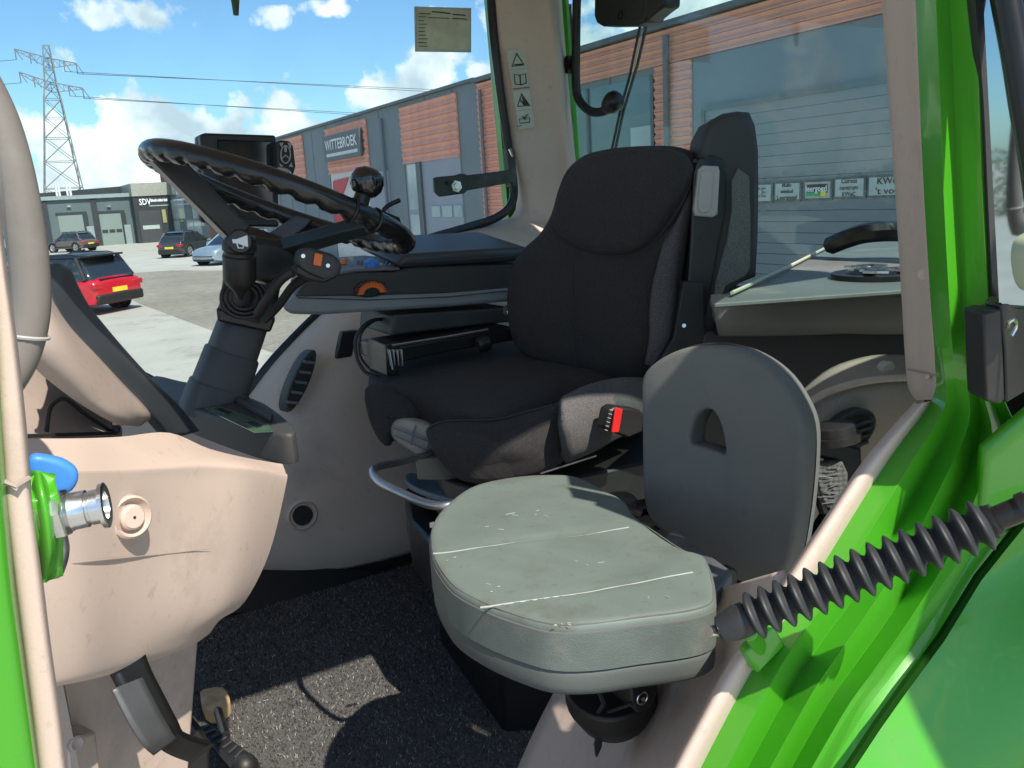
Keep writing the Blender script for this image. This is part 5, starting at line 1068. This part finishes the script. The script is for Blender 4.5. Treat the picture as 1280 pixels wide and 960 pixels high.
# rounded front bolster bulging over the base
fb_ = [(536, 534), (560, 524), (620, 520), (690, 505), (716, 498), (722, 520), (716, 560), (690, 586), (650, 600), (605, 604), (572, 596), (550, 572), (538, 552)]
part('front_bolster', ds, fabric, pad(spl([oP(x, y, (.76, 1.32, 2.1), (-.55, -.82, .25)) for x, y in fb_], 3), (-.55, -.82, .25), .12, .040, puff=.02), angle=80)
sm1 = [(537, 537), (562, 541), (603, 545), (640, 540), (676, 527), (712, 506)]
on1 = V((-.55, -.82, .25)).normalized()
bo3 = spl([oP(x, y, (.76, 1.32, 2.1), (-.55, -.82, .25)) for x, y in fb_], 3); bc = sum(bo3, V())/len(bo3)
part('bolster_piping', ds, mat('piping', (.03, .03, .032), .6), tube([bc+(p-bc)*(1-.006/(p-bc).length)+on1*(.060-.014) for p in bo3[:13]], .0018, 6))
rb = [(458, 486), (480, 480), (510, 500), (530, 520), (505, 526), (492, 538), (487, 557), (474, 548), (462, 522)]
part('front_bolster', ds, fabric, pad(spl([oY(x, y, 1.50) for x, y in rb], 3), (-.5, -.8, .2), .08, .03), angle=80, label='far corner of the front bolster')
gi = [(490, 532), (498, 522), (520, 524), (546, 534), (556, 556), (554, 580), (532, 572), (506, 556), (492, 545)]
f = part('front_insert', ds, mat('dusty_grey_plastic', (.33, .29, .25), .55), pad(spl([oP(x, y, (.66, 1.43, 2.06), (-.6, -.78, .1)) for x, y in gi], 3), (-.6, -.78, .1), .04, .012), label='light grey slotted extension under the cushion')
part('insert_slot', f, greyP, *[tube([oP(x0, y0, (.643, 1.407, 2.06), (-.6, -.78, .1)), oP(x1, y1, (.643, 1.407, 2.06), (-.6, -.78, .1))], .0022, 5) for x0, y0, x1, y1 in ((492, 534, 548, 556), (494, 544, 549, 570), (520, 532, 514, 556), (538, 542, 534, 566))])
# backrest
BO = V((1.03, 1.42, 2.35)); BN = V((-.90, -.40, .14)).normalized()
bf = lambda x, y, k=0: oP(x, y, BO+BN*k, BN)
bo = [(652, 432), (644, 405), (642, 370), (648, 335), (662, 312), (682, 293), (697, 268), (706, 238), (718, 212), (740, 194), (772, 186), (820, 183), (852, 185), (868, 194), (874, 215), (868, 250), (857, 290), (850, 330), (846, 370), (842, 410), (832, 440), (812, 468), (780, 474), (735, 466), (695, 455), (668, 446)]
part('backrest', ds, fabric, pad(spl([bf(x, y, -.04) for x, y in bo], 3), BN, .11, .045, puff=.02), angle=80)
ho = [(696, 262), (706, 236), (719, 212), (741, 196), (772, 188), (820, 186), (848, 189), (861, 200), (864, 216), (852, 244), (832, 275), (812, 300), (796, 313), (765, 319), (735, 315), (712, 303), (696, 285)]
part('headrest_pad', ds, fabric, pad(spl([bf(x, y, .03) for x, y in ho], 3), BN, .05, .02, puff=.012), angle=80)
part('headrest_seam', ds, blackP, tube(spl([bf(x, y, .012) for x, y in ((866, 214), (856, 244), (836, 278), (812, 305), (796, 317), (765, 323), (733, 319), (709, 306), (693, 286))], 4, False), .006, 8))
part('back_seam', ds, blackP, tube(spl([bf(x, y, .036) for x, y in ((716, 330), (716, 380), (718, 440), (722, 462))], 4, False), .0009, 5), tube(spl([bf(x, y, .036) for x, y in ((800, 330), (806, 380), (806, 430), (800, 462))], 4, False), .0009, 5))
bl_ = [[(832, 300, .0), (846, 275, .0), (866, 225, -.01)], [(818, 345, .02), (838, 345, .0), (852, 335, -.05)], [(812, 385, .025), (836, 388, .0), (846, 388, -.05)], [(812, 420, .025), (832, 425, .0), (844, 422, -.05)], [(806, 455, .02), (822, 458, .0), (834, 446, -.05)]]
part('side_bolster', ds, fabricL, grid([[bf(*q) for q in r] for r in bl_], 4), solid=.012, soff=0, angle=80, label='greyer side bolster of the backrest')
# back shell with handle
SO = V((1.12, 1.24, 2.4)); SN = V((-.50, -.86, .05)).normalized()
sf = lambda x, y, k=0: oP(x, y, SO+SN*k, SN)
so1 = [(865, 232), (866, 196), (871, 172), (880, 155), (896, 146), (914, 143), (928, 144), (935, 160), (939, 190), (940, 240), (939, 300), (936, 345), (918, 352), (900, 366), (892, 400), (886, 416), (858, 416), (850, 400), (858, 330), (864, 290)]
part('back_shell', ds, charcoal, pad([sf(x, y, -.04) for x, y in so1], SN, .11, .016), angle=50)
so2 = [(866, 216), (872, 198), (888, 194), (903, 200), (908, 225), (908, 262), (900, 300), (892, 340), (884, 380), (880, 405), (860, 408), (858, 370), (862, 300)]
part('shell_frame', ds, blackS, pad([sf(x, y, .018) for x, y in so2], SN, .012, .004), angle=50)
so3 = [(922, 210), (936, 220), (938, 280), (937, 335), (932, 345), (906, 358), (898, 380), (893, 402), (890, 395), (894, 350), (908, 300), (914, 260), (914, 225)]
part('shell_cover', ds, cloth('grey_shell_textile', (.135, .145, .135), 3000, rough=.8, dist=.0008), pad([sf(x, y, .018) for x, y in so3], SN, .010, .004), angle=50, label='grey textile side cover')
so4 = [(872, 212), (878, 207), (897, 208), (899, 214), (896, 268), (890, 272), (868, 270), (866, 262)]
f = part('release_handle', ds, lightG, pad([sf(x, y, .032) for x, y in so4], SN, .014, .004), angle=40, label='white recessed release handle')
part('handle_groove', f, lightG, pad(spl([sf(x, y, .041) for x, y in ((877, 214), (890, 214), (892, 222), (888, 260), (880, 266), (873, 262), (874, 240))], 2), SN, .002, .001))
part('shell_screw', ds, blackP, *[cyl(sf(x, y, .024), sf(x, y, .027), .004, 10) for x, y in ((883, 197), (869, 201), (876, 299))])
part('recliner_box', ds, black, prism([sf(*q, .0) for q in ((850, 350), (875, 352), (878, 420), (862, 450), (840, 470), (822, 480), (812, 462), (838, 420))], SN*.03), bevel=.004)
part('recliner_bolt', ds, chrome, cyl(sf(855, 407, .03), sf(855, 407, .034), .004, 8))
part('hip_plate', ds, greyP, prism([sf(*q, .03) for q in ((806, 470), (820, 455), (838, 452), (840, 560), (818, 510), (804, 500))], SN*.01), bevel=.003, label='grey plate beside the cushion')
# base and suspension
part('base_frame', ds, black, prism([oZ(x, y, 2.02) for x, y in ((520, 470), (700, 455), (860, 480), (890, 560), (700, 600), (600, 612), (556, 600), (520, 560))], (0, 0, -.10)), bevel=.006)
part('suspension_box', ds, blackS, prism([oZ(x, y, 1.90) for x, y in ((505, 612), (560, 560), (900, 520), (980, 600), (760, 690), (560, 700), (512, 650))], (0, 0, -.12)), bevel=.008)
part('suspension_ledge', ds, black, prism([oZ(x, y, 1.80) for x, y in ((508, 650), (600, 600), (700, 690), (600, 760), (512, 672))], (0, 0, -.03)), bevel=.004)
part('pedestal', ds, blackS, prism([oZ(x, y, 1.76) for x, y in ((540, 680), (700, 600), (980, 620), (900, 760), (620, 770))], (0, 0, -.26)), bevel=.01)
part('scissor_arm', ds, charcoal, tube([oY(700, 600, 1.1), oY(800, 640, 1.05)], .010, 6), tube([oY(790, 632, 1.0), oY(860, 618, 1.05)], .008, 6))
part('adjust_lever', ds, charcoal, prism([oY(*q, .98) for q in ((766, 624), (775, 618), (792, 618), (798, 624), (790, 634), (780, 632), (776, 640), (768, 634))], (.0, .02, 0)), bevel=.003, label='small grey hooked lever')
part('side_rail', ds, steel, tube([oY(676, 592, 1.12), oY(745, 570, 1.16)], .0018, 5))
part('loop_handle', ds, steel, tube(spl([oY(556, 560, 1.40), oY(510, 575, 1.38), oY(478, 582, 1.33), oY(466, 588, 1.28), (oY(474, 602, 1.22)), oY(505, 618, 1.14), oY(535, 630, 1.08), oY(560, 632, 1.05), oY(590, 624, 1.05), oY(618, 614, 1.06)], 4, False), .0068, 10), label='grey loop handle below the cushion front')
part('scoop', ds, mat('blue_grey_plastic', (.10, .14, .17), .45), pad(spl([oZ(x, y, 1.98) for x, y in ((506, 602), (512, 594), (535, 598), (562, 608), (585, 618), (575, 628), (545, 622), (518, 612))], 3), (0, 0, 1), .012, .004), label='blue grey scoop tray inside the loop')
part('scoop_wall', ds, mat('olive_grey_plastic', (.12, .12, .10), .5), prism([oY(*q, 1.38) for q in ((522, 575), (556, 570), (618, 600), (616, 622), (560, 600), (524, 600))], (0, .01, 0)), bevel=.002)
part('base_edge_print', ds, greyP, *[obox(oY(x, 656, 1.145), V((.004, 0, 0)), V((0, .001, 0)), V((0, 0, .004))) for x in (540, 546, 552)], smooth=False, label='worn lettering remains on the base')
bk_ = thing('belt_buckle', 'black seat belt buckle with red release button beside the cushion', 'buckle', tuple(oY(775, 530, 1.12)))
bq = lambda x, y, Y=1.13: oY(x, y, Y)
part('casing', bk_, black, prism([bq(*q) for q in ((763, 512), (770, 508), (800, 512), (806, 520), (804, 540), (786, 548), (757, 536))], (0, .03, 0)), bevel=.004)
part('button', bk_, redp, prism([bq(*q, 1.127) for q in ((768, 509), (777, 511), (772, 540), (763, 540))], (0, -.004, 0)), bevel=.001, label='red release button')
part('button_edge', bk_, lightG, *[tube([bq(766-k*1.3, 513+k*5, 1.125), bq(762-k*1.2, 512+k*5, 1.125)], .0009, 4) for k in range(6)], label='ribbed pale edge')
# ---------------- fold-down seat
js = thing('fold_down_seat', 'dirty grey green fold down passenger seat cushion and its backrest', 'seat', tuple(oZ(720, 740, 2.0)))
JZ = 2.085
jo = [(539, 702), (540, 682), (550, 662), (572, 640), (600, 624), (650, 614), (700, 612), (724, 616), (752, 630), (780, 646), (792, 664), (818, 684), (858, 712), (880, 719), (890, 738), (894, 768), (890, 782), (860, 792), (800, 800), (742, 808), (690, 808), (645, 796), (605, 780), (570, 760), (552, 738), (542, 718)]
j3 = [oZ(x, y, JZ+.008) for x, y in jo]
SA = [(oZ(541, 690, 2.12), oZ(786, 655, 2.12)), (oZ(590, 762, 2.12), oZ(866, 713, 2.12))]
def jdisp(v):
    z = 0
    for a, b in SA:
        d = V((b.x-a.x, b.y-a.y, 0)); L_ = d.length; d /= L_; w_ = V((v.x-a.x, v.y-a.y, 0)); t = w_.dot(d); n_ = abs(w_.x*d.y-w_.y*d.x)
        if 0 < t < L_: z -= .0016*math.exp(-(n_/.006)**2)*min(1, max(0, (L_-.02-t)/.05))*min(1, t/.02)
    m_ = oZ(745, 690, 2.12); q_ = (v-m_); r2 = (q_.x/.10)**2+(q_.y/.075)**2
    z -= .0042/(1+math.exp((r2-1)*5))
    z += .0005*math.sin(v.x*60+1.3)*math.sin(v.y*47)+.0002*math.sin(v.x*140+v.y*90)
    return z
part('cushion', js, vinyl, pad(spl(j3, 3), (0, 0, 1), .052, .008, puff=.0015, disp=jdisp), angle=60)
rs = random.Random(3); sc_ = []
for x, y, l, n_ in ((620, 735, 14, 3), (702, 778, 10, 5), (735, 700, 20, 3), (610, 660, 16, 3), (655, 640, 26, 5), (820, 745, 12, 3), (560, 700, 9, 2)):
    for k in range(n_):
        a_ = rs.uniform(-.5, .5); x0, y0 = x+rs.uniform(-l, l), y+rs.uniform(-5, 5); l2 = rs.uniform(1.5, l*.45)
        p0, p1 = oZ(x0, y0, 2.12), oZ(x0+l2*math.cos(a_), y0+l2*math.sin(a_), 2.12)
        q0, q1 = [V((p.x, p.y, 2.1204+jdisp(p))) for p in (p0, p1)]
        sc_.append(tube([q0, q1], .00045, 4))
for k in range(16):
    x0, y0 = 700+rs.uniform(-16, 16), 824+rs.uniform(-5, 5); sc_.append(tube([oP(x0, y0, (.44, .655, 2.09), (-.25, -.97, 0)), oP(x0+rs.uniform(-5, 5), y0+rs.uniform(-3, 3), (.44, .655, 2.09), (-.25, -.97, 0))], .0005, 4))
part('scuff_marks', js, mat('pale_scuff', (.42, .43, .38), .8), *sc_, kind='stuff', smooth=False, label='pale scratches and scuffs on the cushion')
# woven side wall a little proud, base shell
def band(z0, z1, grow, pts=j3):
    c = sum(pts, V())/len(pts); P_ = spl(pts, 3); n = len(P_)
    A = [V((p.x, p.y, z0))+V(((p-c).x, (p-c).y, 0)).normalized()*grow for p in P_]; B = [V((p.x, p.y, z1))+V(((p-c).x, (p-c).y, 0)).normalized()*grow for p in P_]
    return A+B, [[j, (j+1) % n, n+(j+1) % n, n+j] for j in range(n)]
part('side_weave', js, vinylS, band(2.066, 2.1085, .0012), label='woven side band of the cushion')
jc = sum(j3, V())/len(j3)
part('rim_stitching', js, mat('stitching', (.13, .13, .12), .7), tube([V((p.x, p.y, 2.1170))-V((p.x-jc.x, p.y-jc.y, 0)).normalized()*.0030 for p in spl(j3, 3)], .0010, 5, closed=True), tube([p+V((0, 0, 2.1085-p.z)) for p in spl(j3, 3)], .0014, 5, closed=True))
bs3 = [(x, y+0) for x, y in jo]
part('base_shell', js, mat('dull_grey_shell', (.095, .108, .100), .5, bump=.3, bs=700, dirt=(.17, .16, .14, .4), dsc=10), pad(spl([V((p.x, p.y, 2.050)) for p in j3], 3), (0, 0, -1), .034, .013), angle=60, label='grey plastic base shell under the cushion')
zt_ = JZ+.008+.026+.0028
for a, b, c_ in (((541, 690), (660, 673), (786, 655)), ((600, 756), (620, 753), (866, 713))):
    pts = [oZ(*q, zt_) for q in ((a, b, c_) if a[0] == 541 else (a, b, (740, 735), c_))]
    pts = [V((p.x, p.y, 2.085+.008+.026+.0015))+V((0, 0, jdisp(p))) for p in spl(pts, 6, False)]
    part('seam_piping', js, mat('pale_piping', (.30, .33, .29), .6), tube(spl([p+V((0, 0, -.0012)) for p in pts], 4, False), .0013, 6))
bump_ = spl([oZ(x, y, zt_-.0008) for x, y in ((640, 690), (660, 676), (700, 668), (750, 664), (790, 672))], 5, False)
ch = [oZ(x, y, zt_-.001) for x, y in ((560, 768), (590, 785), (640, 803), (700, 812), (760, 806), (860, 790), (884, 782))]
JO = V((.84, .90, 2.2)); JN = V((-.97, -.20, .13)).normalized()
jf = lambda x, y, k=0: oP(x, y, JO+JN*k, JN)
jb = [(812, 470), (830, 450), (858, 436), (890, 431), (925, 435), (955, 448), (982, 470), (1002, 500), (1013, 530), (1014, 570), (1010, 620), (1003, 670), (994, 705), (975, 725), (950, 730), (925, 720), (890, 700), (850, 672), (828, 655), (816, 635), (812, 600), (811, 550), (811, 505)]
jh = [(873, 552), (874, 535), (880, 519), (890, 511), (900, 512), (908, 524), (914, 545), (916, 565), (905, 562), (888, 556)]
part('backrest', js, vinylD, padhole(spl([jf(x, y, -.005) for x, y in jb], 3), spl([jf(x, y, -.005) for x, y in jh], 2), JN, .042, .010), angle=60, label='dark grey backrest pad with a grip opening')
part('back_shell', js, mat('mid_grey_shell', (.13, .145, .14), .5, bump=.3, bs=400), padhole(spl([jf(x+9, y-1, -.046) for x, y in jb], 3), spl([jf(x+3, y-2, -.046) for x, y in jh], 2), JN, .026, .008), angle=60, label='grey rear shell of the backrest')
part('shell_joint', js, blackP, tube([p for p in spl([jf(x+4.5, y-.8, -.030) for x, y in jb], 3)], .0028, 5, closed=True))
part('grip_lip', js, vinylD, pad(spl([jf(x, y, -.02) for x, y in ((868, 560), (874, 553), (918, 566), (918, 640), (866, 640))], 2), JN, .012, .005))
part('hinge_bar', js, mat('worn_grey_steel', (.16, .18, .20), .35, metal=.5, var=.3, vs=20, dirt=(.35, .28, .22, .5), dsc=16), prism([oZ(x, y, 2.078) for x, y in ((826, 676), (842, 660), (916, 714), (894, 742))], (0, 0, -.02)), bevel=.003)
part('seat_hinge', js, black, prism([oZ(x, y, 2.045) for x, y in ((782, 650), (796, 655), (866, 708), (890, 722), (896, 745), (880, 750), (800, 700))], (0, 0, -.06)), bevel=.006, label='black hinge block behind the cushion')
part('hinge_disc', js, black, lathe(oY(818, 670, .95), oY(818, 670, .95)-V((.0, .012, 0)), [(0, .018), (.8, .018), (1, .015)], 18))
part('hinge_disc', js, black, lathe(oY(903, 722, .74), oY(903, 722, .74)-V((.0, .012, 0)), [(0, .018), (.8, .018), (1, .015)], 18))
part('mount', js, black, lathe(oY(762, 850, .78), oY(768, 905, .80), [(0, .060), (.35, .060), (.7, .048), (.92, .028), (1, .012)], 30), prism([oY(*q, .70) for q in ((788, 852), (822, 846), (824, 862), (816, 884), (798, 893), (790, 880))], (0, .06, 0)), bevel=.004, label='black pivot mount below the cushion')
q = oY(803, 873, .697); part('mount_bolt', js, chrome, tube([q+V((.0075*math.cos(t), 0, .0075*math.sin(t))) for t in [i*math.pi/10 for i in range(20)]], .0012, 6, closed=True), cyl(q, q-V((0, .002, 0)), .003, 8))
part('mount_rib', js, blackP, tube([oY(748, 862, .735), oY(755, 880, .74), oY(748, 890, .75)], .003, 5), tube([oY(790, 880, .70), oY(760, 890, .74)], .002, 5))
# ---------------- pedals
pd = thing('brake_pedal', 'black bent steel pedal arm under the dashboard with ribbed pedal plate', 'pedal', tuple(oY(200, 900, .95)))
pa = [[(126, 838, .80), (172, 828, .82)], [(141, 868, .79), (181, 851, .81)], [(160, 905, .78), (198, 884, .80)], [(178, 933, .78), (213, 911, .80)], [(198, 952, .80), (226, 929, .82)], [(232, 964, .88), (262, 940, .92)]]
brushed = mat('brushed_steel', (.13, .13, .13), .42, metal=.7, var=.1, vs=30, dirt=(.12, .12, .12, .3), dsc=14)
P_ = [[oY(*q) for q in r] for r in pa]
part('arm', pd, blackS, grid([[q+V((.006, .016, 0)) for q in r] for r in P_], 4), solid=.008, soff=0, angle=40)
part('arm_face', pd, brushed, grid([[r[0].lerp(r[1], .03), r[0].lerp(r[1], .97)] for r in ([P_[0][i].lerp(P_[1][i], .85) for i in (0, 1)], P_[1], P_[2], P_[3], [P_[3][i].lerp(P_[4][i], .6) for i in (0, 1)])], 4), solid=.002, soff=0, angle=60, label='worn bare steel face of the pedal arm')
pp_ = [(246, 908), (262, 904), (322, 948), (330, 975), (300, 975)]
part('plate', pd, black, prism([oZ(x, y, 1.60) for x, y in pp_], (0, 0, -.012)), bevel=.002)
for k in range(9):
    t = k/9; a = oZ(249+66*t, 910+56*t, 1.603); b = oZ(262+62*t, 906+46*t, 1.603)
    part('rib', pd, charcoal, tube([a, b], .0022, 5))
part('pad_knob', pd, black, sphere(oZ(306, 958, 1.61), .022)); part('stem', pd, blackS, tube([oZ(282, 920, 1.595), oZ(270, 880, 1.52)], .009, 8))
part('foot_bracket', pd, black, prism([oY(*q, 1.12) for q in ((236, 900), (262, 930), (262, 985), (232, 985))], (.0, .04, 0)), bevel=.004)
solo('wood_block', 'small pale wooden block lying on the carpet by the pedal', 'block', wood, pad(spl([oZ(x, y, 1.53) for x, y in ((251, 872), (262, 867), (280, 866), (288, 878), (286, 888), (270, 897), (256, 892))], 2), (0, 0, 1), .03, .005))
part('debris_crumb', fm, white, obox(oZ(638, 884, 1.51), V((.004, .003, 0)), V((0, .006, .001)), V((0, 0, .003))), label='white crumb')
